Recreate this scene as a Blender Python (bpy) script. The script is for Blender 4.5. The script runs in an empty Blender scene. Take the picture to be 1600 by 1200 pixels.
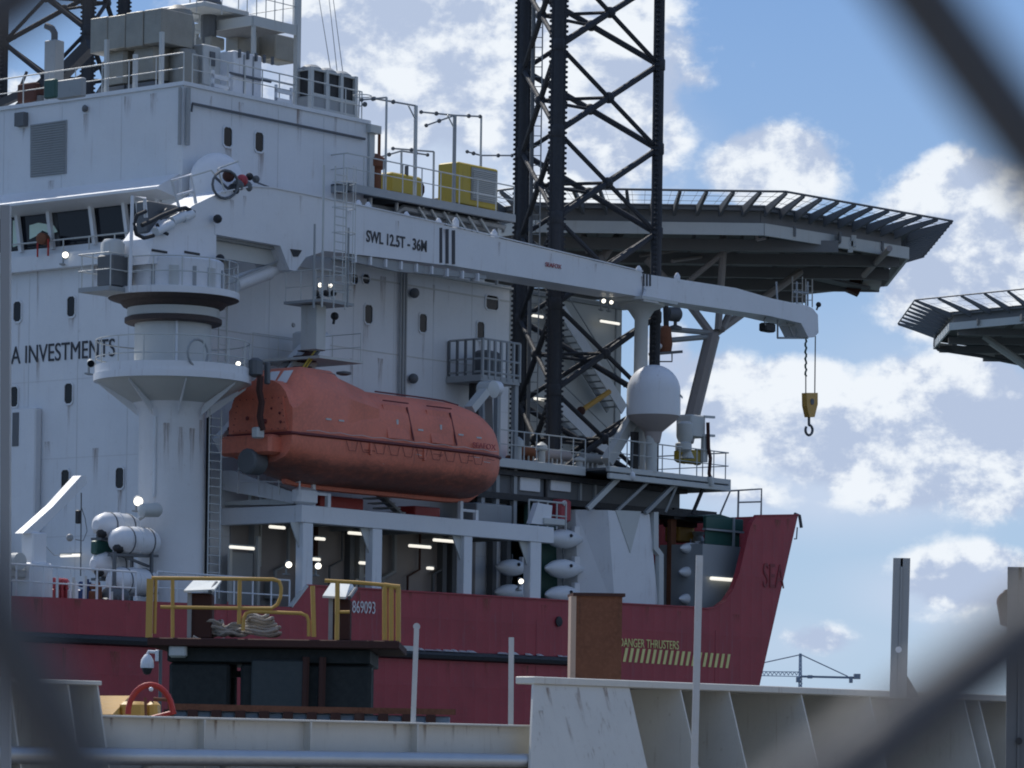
import bpy, math, random
from mathutils import Vector, Matrix
random.seed(7)
R = math.radians
C = bpy.context.scene.collection
sc = bpy.context.scene

# ------------------------------------------------------------ camera, sky, sun
EYE = Vector((0, 0, 5.0)); F = 5875.0; CX, CY = 800.0, 1180.0; ROLL = 0.014
cr, sr = math.cos(ROLL), math.sin(ROLL)
cam_d = bpy.data.cameras.new('camera'); cam = bpy.data.objects.new('camera', cam_d); C.objects.link(cam)
sc.camera = cam
cam_d.sensor_width = 36; cam_d.lens = 36 * F / 1600; cam_d.shift_y = (CY - 600) / 1600
cam_d.clip_start = 0.02; cam_d.clip_end = 20000
cam_d.dof.use_dof = True; cam_d.dof.focus_distance = 135; cam_d.dof.aperture_fstop = 39
cam.matrix_world = Matrix.Translation(EYE) @ Matrix(((cr, -sr, 0, 0), (0, 0, -1, 0), (sr, cr, 0, 0), (0, 0, 0, 1)))

SUN_EL, SUN_AZ = R(52), math.atan2(-0.42, 0.62)      # azimuth from +Y, positive towards +X
sund = bpy.data.lights.new('sun', 'SUN'); sund.energy = 3.6; sund.angle = R(0.6); sund.color = (1, 0.95, 0.87)
sun = bpy.data.objects.new('sun', sund); C.objects.link(sun)
sdir = Vector((math.sin(SUN_AZ) * math.cos(SUN_EL), math.cos(SUN_AZ) * math.cos(SUN_EL), math.sin(SUN_EL)))
sun.rotation_euler = sdir.to_track_quat('Z', 'Y').to_euler(); sun.location = sdir * 300

sc.view_settings.view_transform = 'Standard'; sc.view_settings.look = 'None'
sc.view_settings.exposure = 0.0; sc.view_settings.gamma = 1.0; sc.view_settings.use_curve_mapping = False
sc.render.filter_size = 1.9
try:
    sc.cycles.use_denoising = True; sc.cycles.max_bounces = 6; sc.cycles.filter_width = 1.9
    sc.cycles.sample_clamp_indirect = 4
except Exception: pass

def ray(px, py):
    x = (px - CX) / F; y = -(py - CY) / F
    return Vector((x * cr - y * sr, 1.0, x * sr + y * cr))

class NT:                                    # small node-graph writer
    def __init__(s, tree): s.t = tree; s.n = tree.nodes; s.l = tree.links
    def node(s, typ, **kw):
        n = s.n.new(typ)
        for k, v in kw.items(): setattr(n, k, v)
        return n
    def put(s, sock, v):
        if isinstance(v, bpy.types.NodeSocket): s.l.new(v, sock)
        else: sock.default_value = v
    def m(s, op, a, b=0.0, c=0.0, clamp=False):
        n = s.node('ShaderNodeMath', operation=op, use_clamp=clamp)
        s.put(n.inputs[0], a); s.put(n.inputs[1], b); s.put(n.inputs[2], c)
        return n.outputs[0]
    def noise(s, vec, scale, detail=4, rough=0.55, dist=0.0):
        n = s.node('ShaderNodeTexNoise'); s.put(n.inputs['Vector'], vec)
        n.inputs['Scale'].default_value = scale; n.inputs['Detail'].default_value = detail
        n.inputs['Roughness'].default_value = rough; n.inputs['Distortion'].default_value = dist
        return n.outputs['Fac']
    def ramp(s, v, a, b, lo=0.0, hi=1.0, smooth=True):
        n = s.node('ShaderNodeMapRange'); n.interpolation_type = 'SMOOTHSTEP' if smooth else 'LINEAR'
        s.put(n.inputs[0], v); n.inputs[1].default_value = a; n.inputs[2].default_value = b
        n.inputs[3].default_value = lo; n.inputs[4].default_value = hi
        return n.outputs[0]
    def mix(s, f, a, b):
        n = s.node('ShaderNodeMix', data_type='RGBA'); s.put(n.inputs[0], f)
        s.put(n.inputs[6], a if isinstance(a, bpy.types.NodeSocket) else (*a, 1)[:4])
        s.put(n.inputs[7], b if isinstance(b, bpy.types.NodeSocket) else (*b, 1)[:4])
        return n.outputs[2]
    def scale(s, vec, k):
        n = s.node('ShaderNodeVectorMath', operation='MULTIPLY'); s.put(n.inputs[0], vec); n.inputs[1].default_value = k
        return n.outputs[0]

# world: Nishita sky with cumulus fields laid out by compass direction and elevation
w = bpy.data.worlds.new('World'); sc.world = w; w.use_nodes = True; w.node_tree.nodes.clear()
g = NT(w.node_tree)
sky = g.node('ShaderNodeTexSky', sky_type='NISHITA'); sky.sun_disc = False
sky.sun_elevation = SUN_EL; sky.sun_rotation = SUN_AZ; sky.air_density = 1.0; sky.dust_density = 0.6; sky.ozone_density = 1.6
tc = g.node('ShaderNodeTexCoord'); D3 = tc.outputs['Generated']
sep = g.node('ShaderNodeSeparateXYZ'); g.put(sep.inputs[0], D3)
az = g.m('ARCTAN2', sep.outputs[0], sep.outputs[1]); el = g.m('ARCSINE', sep.outputs[2])
n1 = g.noise(g.scale(D3, (1, 1, 1.35)), 26, 10, 0.60, 0.08)
n1b = g.noise(g.scale(D3, (1, 1, 1.2)), 7, 4, 0.5)
shift = g.node('ShaderNodeVectorMath', operation='ADD'); g.put(shift.inputs[0], D3); shift.inputs[1].default_value = (-0.004, 0, 0.009)
n2 = g.noise(g.scale(shift.outputs[0], (1, 1, 1.35)), 26, 10, 0.60, 0.08)
BLOBS = [(1130, 620, 110, 80, 1.15), (1240, 640, 110, 90, 1.2), (1380, 640, 90, 60, 1.05), (1500, 640, 130, 80, 1.25), (1400, 740, 170, 60, .9), (1560, 760, 110, 60, .8), (1500, 290, 80, 50, 1.2), (1560, 400, 120, 90, 1.1), (1440, 430, 70, 80, .9),  # photo px, py, half-widths, weight
    (690, 95, 300, 170, 1.1), (900, 150, 170, 190, 1.0), (620, 260, 200, 90, .45), (500, 60, 110, 120, .6), (60, 160, 110, 50, .5),
    (1075, 125, 60, 40, .45), (1060, 225, 40, 22, .5), (1205, 262, 92, 62, 1.25), (1292, 60, 46, 26, .36),
    (1530, 340, 115, 85, 1.2), (1470, 470, 120, 70, .85), (1640, 400, 120, 120, .9), (1180, 640, 130, 88, 1.0),
    (1320, 690, 170, 85, 1.05), (1480, 665, 190, 110, 1.1), (1640, 690, 150, 90, 1.0), (1180, 770, 140, 50, .55), (1350, 780, 150, 40, .5), (1050, 560, 60, 60, .7),
    (1510, 905, 120, 56, 1.0), (1285, 1000, 75, 32, .7), (1440, 960, 70, 24, .45), (1190, 930, 60, 25, .3), (1640, 1000, 120, 40, .5)]
acc = None
for (bx, by, rx, ry, wt) in BLOBS:
    d = ray(bx, by).normalized(); a0, e0 = math.atan2(d.x, d.y), math.asin(d.z)
    dx = g.m('MULTIPLY', g.m('SUBTRACT', az, a0), F / rx); dy = g.m('MULTIPLY', g.m('SUBTRACT', el, e0), F / ry)
    q = g.m('ADD', g.m('MULTIPLY', dx, dx), g.m('MULTIPLY', dy, dy))
    v = g.m('MULTIPLY', g.m('EXPONENT', g.m('MULTIPLY', q, -0.9)), wt)
    acc = v if acc is None else g.m('MAXIMUM', acc, v)
# beyond the part of the sky in view the same broken cloud goes on
far = g.ramp(g.m('ADD', g.m('ABSOLUTE', az), g.m('ABSOLUTE', g.m('SUBTRACT', el, 0.1))), 0.24, 0.36)
gen = g.ramp(g.noise(D3, 3.2, 3, 0.5), 0.47, 0.66, 0.0, 0.9)
mask = g.m('ADD', g.m('MULTIPLY', acc, g.m('SUBTRACT', 1.0, far)), g.m('MULTIPLY', gen, far))
field = g.m('ADD', g.m('ADD', mask, g.m('MULTIPLY', g.m('SUBTRACT', n1, 0.5), 1.55)), g.m('MULTIPLY', g.m('SUBTRACT', n1b, 0.5), 0.5))
dens = g.ramp(field, 0.30, 0.58)
VEIL = [(1300, 720, 330, 110, .85), (1480, 560, 260, 120, .5), (680, 180, 330, 190, .8), (1520, 420, 130, 100, .6), (1150, 700, 130, 130, .8), (1450, 930, 230, 70, .45), (1240, 1000, 200, 60, .4)]
va = None
for (bx, by, rx, ry, wt) in VEIL:
    d = ray(bx, by).normalized(); a0, e0 = math.atan2(d.x, d.y), math.asin(d.z)
    dx = g.m('MULTIPLY', g.m('SUBTRACT', az, a0), F / rx); dy = g.m('MULTIPLY', g.m('SUBTRACT', el, e0), F / ry)
    v = g.m('MULTIPLY', g.m('EXPONENT', g.m('MULTIPLY', g.m('ADD', g.m('MULTIPLY', dx, dx), g.m('MULTIPLY', dy, dy)), -0.9)), wt)
    va = v if va is None else g.m('MAXIMUM', va, v)
veil = g.ramp(g.m('ADD', va, g.m('MULTIPLY', g.m('SUBTRACT', n1b, 0.5), 1.4)), 0.12, 0.75, 0.0, 0.95)
lit = g.m('ADD', g.m('MULTIPLY', g.m('SUBTRACT', n1, n2), 4.5), g.m('MULTIPLY', g.m('SUBTRACT', n1b, 0.5), 0.9))
lit = g.m('SUBTRACT', lit, g.m('MULTIPLY', g.ramp(field, 0.8, 1.7), 0.22))
cloud = g.mix(g.ramp(lit, -0.30, 0.26), (0.47, 0.56, 0.74), (0.87, 0.92, 0.98))
skyv = g.node('ShaderNodeVectorMath', operation='SCALE'); g.put(skyv.inputs[0], sky.outputs[0]); skyv.inputs[3].default_value = 0.10
hcol = g.mix(g.ramp(el, 0.0, 0.21, smooth=False), (0.44, 0.62, 0.85), (0.19, 0.36, 0.70))
hcol = g.mix(g.ramp(el, 0.21, 1.0, smooth=False), hcol, (0.07, 0.17, 0.45))
hz = g.mix(0.82, skyv.outputs[0], hcol)
outc = g.mix(dens, g.mix(veil, hz, (0.57, 0.67, 0.84)), cloud)
# air and cloud on the sunward side glow brighter than the sky opposite the sun
dt = g.node('ShaderNodeVectorMath', operation='DOT_PRODUCT'); g.put(dt.inputs[0], D3); dt.inputs[1].default_value = sdir
gl = g.node('ShaderNodeVectorMath', operation='SCALE'); g.put(gl.inputs[0], outc); g.put(gl.inputs[3], g.ramp(dt.outputs['Value'], -0.75, 0.45, 0.68, 1.0))
outc = gl.outputs[0]
bg = g.node('ShaderNodeBackground'); g.put(bg.inputs[0], outc); bg.inputs[1].default_value = 1.0
wo = g.node('ShaderNodeOutputWorld'); g.l.new(bg.outputs[0], wo.inputs[0])

# ------------------------------------------------------------ frames
TH = math.atan2(F, 4750.0); ct, st = math.cos(TH), math.sin(TH)
OX, OY = 130 * (290 - CX) / F, 130.0
def W(p): u, v, z = p; return Vector((OX + u * ct - v * st, OY + u * st + v * ct, z))
def S(p): x, y = p[0] - OX, p[1] - OY; return Vector((x * ct + y * st, -x * st + y * ct, p[2]))
def at(px, py, d): return EYE + ray(px, py) * d
def pv(px, py, v):
    r = ray(px, py); a = -(EYE.x - OX) * st + (EYE.y - OY) * ct; b = -r.x * st + r.y * ct
    return S(EYE + r * ((v - a) / b))
def pu(px, py, u):
    r = ray(px, py); a = (EYE.x - OX) * ct + (EYE.y - OY) * st; b = r.x * ct + r.y * st
    return S(EYE + r * ((u - a) / b))
def pz(px, py, z):
    r = ray(px, py); return EYE + r * ((z - EYE.z) / r.z)
def Z(py, u, v):                              # height that shows at photo row py above ship point (u, v)
    p = W((u, v, 0)); return EYE.z + ((CY - py) * p.y / F + p.x * sr) / cr
def proj(p):
    p = W(p) - EYE; return CX + F * (p.x * cr + p.z * sr) / p.y, CY - F * (-p.x * sr + p.z * cr) / p.y

# ------------------------------------------------------------ mesh writer
class MB:
    def __init__(s): s.v = []; s.f = []
    def add(s, vs, fs):
        k = len(s.v); s.v += [Vector(p) for p in vs]; s.f += [tuple(i + k for i in f) for f in fs]; return s
    def box(s, a, b):
        (x0, y0, z0), (x1, y1, z1) = a, b
        x0, x1 = min(x0, x1), max(x0, x1); y0, y1 = min(y0, y1), max(y0, y1); z0, z1 = min(z0, z1), max(z0, z1)
        vs = [(x0, y0, z0), (x1, y0, z0), (x1, y1, z0), (x0, y1, z0), (x0, y0, z1), (x1, y0, z1), (x1, y1, z1), (x0, y1, z1)]
        return s.add(vs, [(0, 3, 2, 1), (4, 5, 6, 7), (0, 1, 5, 4), (1, 2, 6, 5), (2, 3, 7, 6), (3, 0, 4, 7)])
    def bbox(s, a, b, c=0.04):                # box with chamfered edges
        (x0, y0, z0), (x1, y1, z1) = a, b
        x0, x1 = min(x0, x1), max(x0, x1); y0, y1 = min(y0, y1), max(y0, y1); z0, z1 = min(z0, z1), max(z0, z1)
        def ring(ix, z): return [(x0 + ix, y0, z), (x1 - ix, y0, z), (x1, y0 + ix, z), (x1, y1 - ix, z), (x1 - ix, y1, z), (x0 + ix, y1, z), (x0, y1 - ix, z), (x0, y0 + ix, z)]
        def inset(z): return [(x0 + c, y0 + c, z)] * 0 + [(x0 + 2 * c, y0 + c, z), (x1 - 2 * c, y0 + c, z), (x1 - c, y0 + 2 * c, z), (x1 - c, y1 - 2 * c, z), (x1 - 2 * c, y1 - c, z), (x0 + 2 * c, y1 - c, z), (x0 + c, y1 - 2 * c, z), (x0 + c, y0 + 2 * c, z)]
        return s.loft([inset(z0), ring(c, z0 + c), ring(c, z1 - c), inset(z1)], cap=True)
    def loft(s, secs, closed=True, cap=True):
        n = len(secs[0]); vs = [p for q in secs for p in q]; fs = []
        for i in range(len(secs) - 1):
            for j in range(n if closed else n - 1):
                a = i * n + j; b = i * n + (j + 1) % n; fs.append((a, b, b + n, a + n))
        if cap and closed: fs += [tuple(range(n))[::-1], tuple(range((len(secs) - 1) * n, len(secs) * n))]
        return s.add(vs, fs)
    def tube(s, p, q, r, n=8, r2=None):
        p, q = Vector(p), Vector(q); d = (q - p)
        if d.length < 1e-6: return s
        d.normalize(); a = d.orthogonal().normalized(); b = d.cross(a); r2 = r if r2 is None else r2
        k = [(math.cos(2 * math.pi * i / n), math.sin(2 * math.pi * i / n)) for i in range(n)]
        return s.loft([[p + (a * x + b * y) * r for x, y in k], [q + (a * x + b * y) * r2 for x, y in k]])
    def path(s, pts, r, n=6, closed=False):
        pts = [Vector(p) for p in pts]; m = len(pts); rings = []; prev = None
        for i, p in enumerate(pts):
            if closed: d = pts[(i + 1) % m] - pts[i - 1]
            else: d = pts[min(i + 1, m - 1)] - pts[max(i - 1, 0)]
            d.normalize()
            a = d.orthogonal().normalized() if prev is None else (prev - d * prev.dot(d)).normalized()
            prev = a; b = d.cross(a)
            rings.append([p + (a * math.cos(2 * math.pi * k / n) + b * math.sin(2 * math.pi * k / n)) * r for k in range(n)])
        if closed:
            rings.append(rings[0]); return s.loft(rings, cap=False)
        return s.loft(rings)
    def bar(s, p, q, wd, ht, up=(0, 0, 1)):    # rectangular bar
        p, q = Vector(p), Vector(q); d = (q - p).normalized(); up = Vector(up)
        a = d.cross(up)
        if a.length < 1e-4: a = d.cross(Vector((1, 0, 0)))
        a.normalize(); b = a.cross(d)
        c = [(-wd / 2, -ht / 2), (wd / 2, -ht / 2), (wd / 2, ht / 2), (-wd / 2, ht / 2)]
        return s.loft([[p + a * x + b * y for x, y in c], [q + a * x + b * y for x, y in c]])
    def prism(s, poly, off):                   # polygon of 3-D points pushed along a vector
        off = Vector(off); poly = [Vector(p) for p in poly]
        return s.loft([poly, [p + off for p in poly]])
    def lathe(s, c, prof, n=24, axis=None):
        c = Vector(c); ax = Vector(axis).normalized() if axis else Vector((0, 0, 1))
        a = ax.orthogonal().normalized(); b = ax.cross(a)
        if not axis: a, b = Vector((1, 0, 0)), Vector((0, 1, 0))
        return s.loft([[c + (a * math.cos(2 * math.pi * i / n) + b * math.sin(2 * math.pi * i / n)) * max(r, 1e-4) + ax * z for i in range(n)] for r, z in prof])
    def ball(s, c, r, n=12, sq=1.0):
        return s.lathe(c, [(r * math.sin(math.pi * k / 8), -r * sq * math.cos(math.pi * k / 8)) for k in range(9)], n)
    def data(s, name, mat, base=(0, 0, 0), smooth=True):
        base = Vector(base); me = bpy.data.meshes.new(name)
        me.from_pydata([p - base for p in s.v], [], s.f); me.materials.append(mat); me.validate()
        import bmesh
        bm = bmesh.new(); bm.from_mesh(me); bmesh.ops.recalc_face_normals(bm, faces=bm.faces); bm.to_mesh(me); bm.free()
        if smooth:
            me.polygons.foreach_set('use_smooth', [True] * len(me.polygons))
            try: me.set_sharp_from_angle(angle=R(38))
            except Exception: pass
        return me

class T:                                       # a thing: an empty at its base with mesh parts
    def __init__(s, name, label, cat, base=None, ship=True, group=None, kind=None):
        s.ship = ship; s.base = Vector(base) if base is not None else Vector((0, 0, 0)); s.auto = base is None
        s.o = bpy.data.objects.new(name, None); s.o.empty_display_size = .3; C.objects.link(s.o)
        s.place(s.base); s.o.rotation_euler.z = TH if ship else 0
        s.o['label'] = label; s.o['category'] = cat
        if group: s.o['group'] = group
        if kind: s.o['kind'] = kind
    def place(s, b): s.o.location = W(b) if s.ship else Vector(b)
    def part(s, name, mb, mat, parent=None, label=None, kind=None, smooth=True):
        me = mb if isinstance(mb, bpy.types.Mesh) else mb.data(name, mat, s.base, smooth)
        o = bpy.data.objects.new(name, me); C.objects.link(o); o.parent = parent or s.o
        if label: o['label'] = label
        if kind: o['kind'] = kind
        return o
    def inst(s, name, me, loc, parent=None, rotz=0, label=None):   # shared-mesh piece at a spot
        o = bpy.data.objects.new(name, me); C.objects.link(o); o.parent = parent or s.o
        o.location = Vector(loc) - s.base; o.rotation_euler.z = rotz
        if label: o['label'] = label
        return o
def solo(name, label, cat, mb, mat, ship=True, group=None, kind=None, smooth=True, base=None):
    if base is None:
        n = len(mb.v); base = sum(mb.v, Vector()) / n; base.z = min(p.z for p in mb.v)
    me = mb.data(name, mat, base, smooth); o = bpy.data.objects.new(name, me); C.objects.link(o)
    o.location = W(base) if ship else base; o.rotation_euler.z = TH if ship else 0
    if label: o['label'] = label
    if cat: o['category'] = cat
    if group: o['group'] = group
    if kind: o['kind'] = kind
    return o
def struct(name, mb, mat, ship=False): return solo(name, None, None, mb, mat, ship=ship, kind='structure', smooth=False)
def dup(t, base, label, turn=0.0):
    o = t.o.copy(); C.objects.link(o); o['label'] = label
    o.location = W(base) if t.ship else Vector(base); o.rotation_euler.z = t.o.rotation_euler.z + turn
    for ch in list(t.o.children):
        c = ch.copy(); C.objects.link(c); c.parent = o
        for gch in list(ch.children):
            d = gch.copy(); C.objects.link(d); d.parent = c
    return o

# ------------------------------------------------------------ materials
def paint(name, col, rough=0.5, dirt=0.25, dcol=(0.16, 0.12, 0.09), streak=0.5, metal=0.0, grain=0.12, scale=1.0, bump=0.15, spec=0.5, frames=0.0):
    m = bpy.data.materials.new(name); m.use_nodes = True; m.node_tree.nodes.clear(); g = NT(m.node_tree)
    b = g.node('ShaderNodeBsdfPrincipled'); o = g.node('ShaderNodeOutputMaterial'); g.l.new(b.outputs[0], o.inputs[0])
    tc = g.node('ShaderNodeTexCoord').outputs['Object']
    big = g.noise(tc, 0.55 * scale, 5, 0.6); fine = g.noise(tc, 9 * scale, 4, 0.6)
    st_ = g.noise(g.scale(tc, (5.5 * scale, 5.5 * scale, 0.28 * scale)), 1.0, 5, 0.6)
    c = g.mix(g.ramp(big, 0.3, 0.75, 0, grain * 2), col, tuple(x * 0.72 for x in col))
    c = g.mix(g.ramp(fine, 0.35, 0.75, 0, grain), c, tuple(min(1, x * 1.18 + .01) for x in col))
    f = g.m('MULTIPLY', g.ramp(st_, 0.56, 0.78, 0, streak), g.ramp(big, 0.40, 0.65))
    f = g.m('MULTIPLY', g.m('ADD', f, g.ramp(g.noise(tc, 2.6 * scale, 6, 0.7), 0.60, 0.78, 0, 0.6)), dirt, clamp=True)
    c = g.mix(f, c, dcol)
    g.put(b.inputs['Base Color'], c); b.inputs['Metallic'].default_value = metal
    g.put(b.inputs['Roughness'], g.ramp(fine, 0.2, 0.8, max(0.05, rough - 0.12), min(1, rough + 0.12)))
    b.inputs['Specular IOR Level'].default_value = spec
    if bump:
        bp = g.node('ShaderNodeBump'); bp.inputs['Strength'].default_value = bump; bp.inputs['Distance'].default_value = 0.03
        h_ = g.m('ADD', g.noise(tc, 1.3 * scale, 3), g.m('MULTIPLY', fine, 0.3))
        if frames:                             # plating slightly hollow between its frames
            s3 = g.node('ShaderNodeSeparateXYZ'); g.put(s3.inputs[0], tc)
            fx = g.m('ABSOLUTE', g.m('SINE', g.m('MULTIPLY', g.m('ADD', s3.outputs[0], s3.outputs[1]), 4.2)))
            fz = g.m('ABSOLUTE', g.m('SINE', g.m('MULTIPLY', s3.outputs[2], 1.25)))
            h_ = g.m('ADD', h_, g.m('MULTIPLY', g.m('MULTIPLY', g.m('POWER', fx, 0.6), g.m('POWER', fz, 0.5)), -frames))
        g.put(bp.inputs['Height'], h_); g.l.new(bp.outputs[0], b.inputs['Normal'])
    return m
def plain(name, col, rough=0.5, metal=0.0, spec=0.5):
    m = bpy.data.materials.new(name); m.use_nodes = True; b = m.node_tree.nodes['Principled BSDF']
    b.inputs['Base Color'].default_value = (*col, 1); b.inputs['Roughness'].default_value = rough; b.inputs['Metallic'].default_value = metal
    b.inputs['Specular IOR Level'].default_value = spec
    return m
def glow(name, col, k):
    m = plain(name, (.8, .8, .8)); b = m.node_tree.nodes['Principled BSDF']
    b.inputs['Emission Color'].default_value = (*col, 1); b.inputs['Emission Strength'].default_value = k
    return m
def stain_mat():
    m = bpy.data.materials.new('rust_run_stain'); m.use_nodes = True; m.node_tree.nodes.clear(); g = NT(m.node_tree)
    b = g.node('ShaderNodeBsdfPrincipled'); o = g.node('ShaderNodeOutputMaterial'); g.l.new(b.outputs[0], o.inputs[0])
    t_ = g.node('ShaderNodeTexCoord'); sp_ = g.node('ShaderNodeSeparateXYZ'); g.put(sp_.inputs[0], t_.outputs['Generated'])
    fade = g.m('POWER', sp_.outputs[2], 1.6); nz = g.ramp(g.noise(g.scale(t_.outputs['Object'], (22, 22, 1.2)), 1.0, 4, .6), .38, .68)
    b.inputs['Base Color'].default_value = (.23, .12, .065, 1); b.inputs['Roughness'].default_value = .8
    g.put(b.inputs['Alpha'], g.m('MULTIPLY', g.m('MULTIPLY', fade, nz), 0.62)); return m
STAIN = stain_mat()
WHITE = paint('white_ship_paint', (0.66, 0.69, 0.72), 0.5, 0.55, (0.30, 0.24, 0.19), 0.7, frames=1.0, bump=0.3)
WHITE2 = paint('white_crane_paint', (0.69, 0.71, 0.74), 0.45, 0.75, (0.25, 0.2, 0.17), 0.8)
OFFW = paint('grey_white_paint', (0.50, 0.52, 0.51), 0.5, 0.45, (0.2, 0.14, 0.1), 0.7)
GREY = paint('mid_grey_paint', (0.30, 0.32, 0.33), 0.55, 0.5, (0.12, 0.08, 0.06), 0.7)
DGREY = paint('dark_grey_paint', (0.11, 0.12, 0.13), 0.6, 0.4, (0.1, 0.06, 0.04), 0.6)
LEGM = paint('blue_black_leg_paint', (0.026, 0.030, 0.038), 0.75, 0.4, (0.07, 0.04, 0.03), 0.5)
BLACK = paint('black_rubber', (0.018, 0.019, 0.022), 0.6, 0.2)
RED = paint('red_hull_paint', (0.36, 0.041, 0.054), 0.55, 1.0, (0.26, 0.10, 0.13), 1.0, grain=0.42, bump=0.35, frames=1.2)
REDB = paint('bright_red_paint', (0.42, 0.03, 0.02), 0.5, 0.3)
ORANGE = paint('orange_lifeboat_paint', (0.68, 0.19, 0.115), 0.55, 0.9, (0.30, 0.10, 0.07), 0.9, grain=0.5)
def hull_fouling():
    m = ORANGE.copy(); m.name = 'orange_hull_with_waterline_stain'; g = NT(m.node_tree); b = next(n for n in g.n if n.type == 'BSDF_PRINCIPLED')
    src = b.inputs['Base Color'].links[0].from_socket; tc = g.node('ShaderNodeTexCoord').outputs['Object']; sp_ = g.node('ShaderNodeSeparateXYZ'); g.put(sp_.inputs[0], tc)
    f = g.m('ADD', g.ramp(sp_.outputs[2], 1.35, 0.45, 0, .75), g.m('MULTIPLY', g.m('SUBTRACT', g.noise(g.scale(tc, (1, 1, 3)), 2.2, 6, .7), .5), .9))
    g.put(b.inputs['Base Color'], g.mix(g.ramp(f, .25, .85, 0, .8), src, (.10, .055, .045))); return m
STRUTP = paint('brownish_grey_strut', (0.30, 0.275, 0.265), 0.6, 0.6)
DIRTYW = paint('grimy_cone_paint', (0.36, 0.32, 0.31), 0.6, 0.8, (.16, .11, .09), .9)
ODARK = paint('dark_orange_seam', (0.13, 0.02, 0.02), 0.6, 0.2)
YEL = paint('safety_yellow_paint', (0.55, 0.32, 0.07), 0.5, 0.5, (0.2, 0.1, 0.04), 0.6)
YEL2 = paint('machine_yellow_paint', (0.46, 0.34, 0.04), 0.5, 0.6, (0.12, 0.09, 0.04), 0.8)
HIVIS = paint('hatching_yellow_paint', (0.78, 0.72, 0.28), 0.6, 0.5, (0.35, 0.1, 0.1), 0.4)
RING = paint('dark_slewing_ring', (0.050, 0.036, 0.034), 0.7, 0.8, (.12, .06, .04), .8)
GREENM = paint('dark_green_paint', (0.022, 0.085, 0.068), 0.5, 0.4)
LAG = paint('foil_lagging', (0.27, 0.26, 0.225), 0.42, 0.6, (0.16, 0.12, 0.08), 0.9, metal=0.35, grain=0.4, scale=2, bump=0.8)
RUST = paint('rust_brown_steel', (0.20, 0.085, 0.05), 0.8, 1.2, (0.08, 0.045, 0.035), 0.9, grain=0.7, scale=2.5, bump=0.4, spec=.2)
RUSTD = paint('dark_rust', (0.07, 0.035, 0.03), 0.85, 0.6, spec=.2)
BAR = paint('barrier_grey_green_paint', (0.60, 0.59, 0.54), 0.55, 0.8, (0.24, 0.18, 0.12), 0.9, scale=5, bump=0.1)
GALV = paint('galvanised_steel', (0.46, 0.48, 0.50), 0.38, 0.3, (0.25, 0.22, 0.2), 0.4, metal=0.7, scale=8)
WIRE = paint('fence_wire_zinc', (0.065, 0.07, 0.08), 0.6, 0.2, metal=0.1, scale=60)
NET = plain('safety_net_cord', (0.20, 0.20, 0.20), 0.8)
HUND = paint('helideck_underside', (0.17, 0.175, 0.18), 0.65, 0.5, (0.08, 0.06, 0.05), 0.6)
DOCKD = paint('dark_fender_steel', (0.016, 0.021, 0.022), 0.75, 0.4, (0.04, 0.03, 0.02), 0.6)
BLUEP = paint('faded_blue_panel', (0.24, 0.34, 0.48), 0.6, 0.6, scale=4)
ROPE = paint('weathered_rope', (0.38, 0.35, 0.30), 0.9, 0.5, scale=12, bump=1.0)
GLASS = plain('dark_window_glass', (0.006, 0.008, 0.013), 0.12, spec=0.25)
INK = plain('black_lettering', (0.02, 0.022, 0.03), 0.5)
REDINK = plain('red_lettering', (0.35, 0.05, 0.05), 0.5)
WINK = plain('white_lettering', (0.7, 0.68, 0.68), 0.5)
PALE = plain('pale_green_painted_glare', (0.62, 0.78, 0.66), 0.6)  # colour for brightness painted onto the bridge windows
BLUE = paint('navy_blue_paint', (0.02, 0.05, 0.16), 0.5, 0.3)
LAMP = glow('lit_tube', (1, 0.95, 0.84), 0.95)
FLOOD = glow('lit_floodlight', (1, 0.93, 0.78), 2.6)
# ------------------------------------------------------------ helpers for ship pieces
def corner(pa, pb, pc, yt, yb, v0):
    """box seen over its near vertical edge at px pb on plane v0: aft face spans pa..pb, side face pb..pc"""
    p = pv(pb, yt, v0); q = pv(pb, yb, v0); u1 = pv(pc, yt, v0).x; v1 = pu(pa, yt, p.x).y
    return (p.x, v0, q.z), (u1, v1, p.z)
def polyv(pts, v): return [pv(x, y, v) for x, y in pts]
def polyu(pts, u): return [pu(x, y, u) for x, y in pts]
def text(name, s, mat, parent, base, origin, height, axis='V', depth=0.01, bold=0.0, xs=1.0, ship=True):
    cu = bpy.data.curves.new(name, 'FONT'); cu.body = s; cu.size = height / 0.7; cu.extrude = depth; cu.offset = bold
    cu.materials.append(mat); tmp = bpy.data.objects.new(name, cu); me = bpy.data.meshes.new_from_object(tmp); me.name = name; bpy.data.objects.remove(tmp)
    o = bpy.data.objects.new(name, me); C.objects.link(o); o.parent = parent
    o.location = Vector(origin) - Vector(base)
    # on a side face (V) text runs along +u and faces -v; on an aft face (U) it runs along -v and faces -u
    rz = 0 if axis == 'V' else -math.pi / 2
    o.rotation_euler = (math.pi / 2, 0, rz); o.scale = (xs, 1, 1)
    return o
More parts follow.
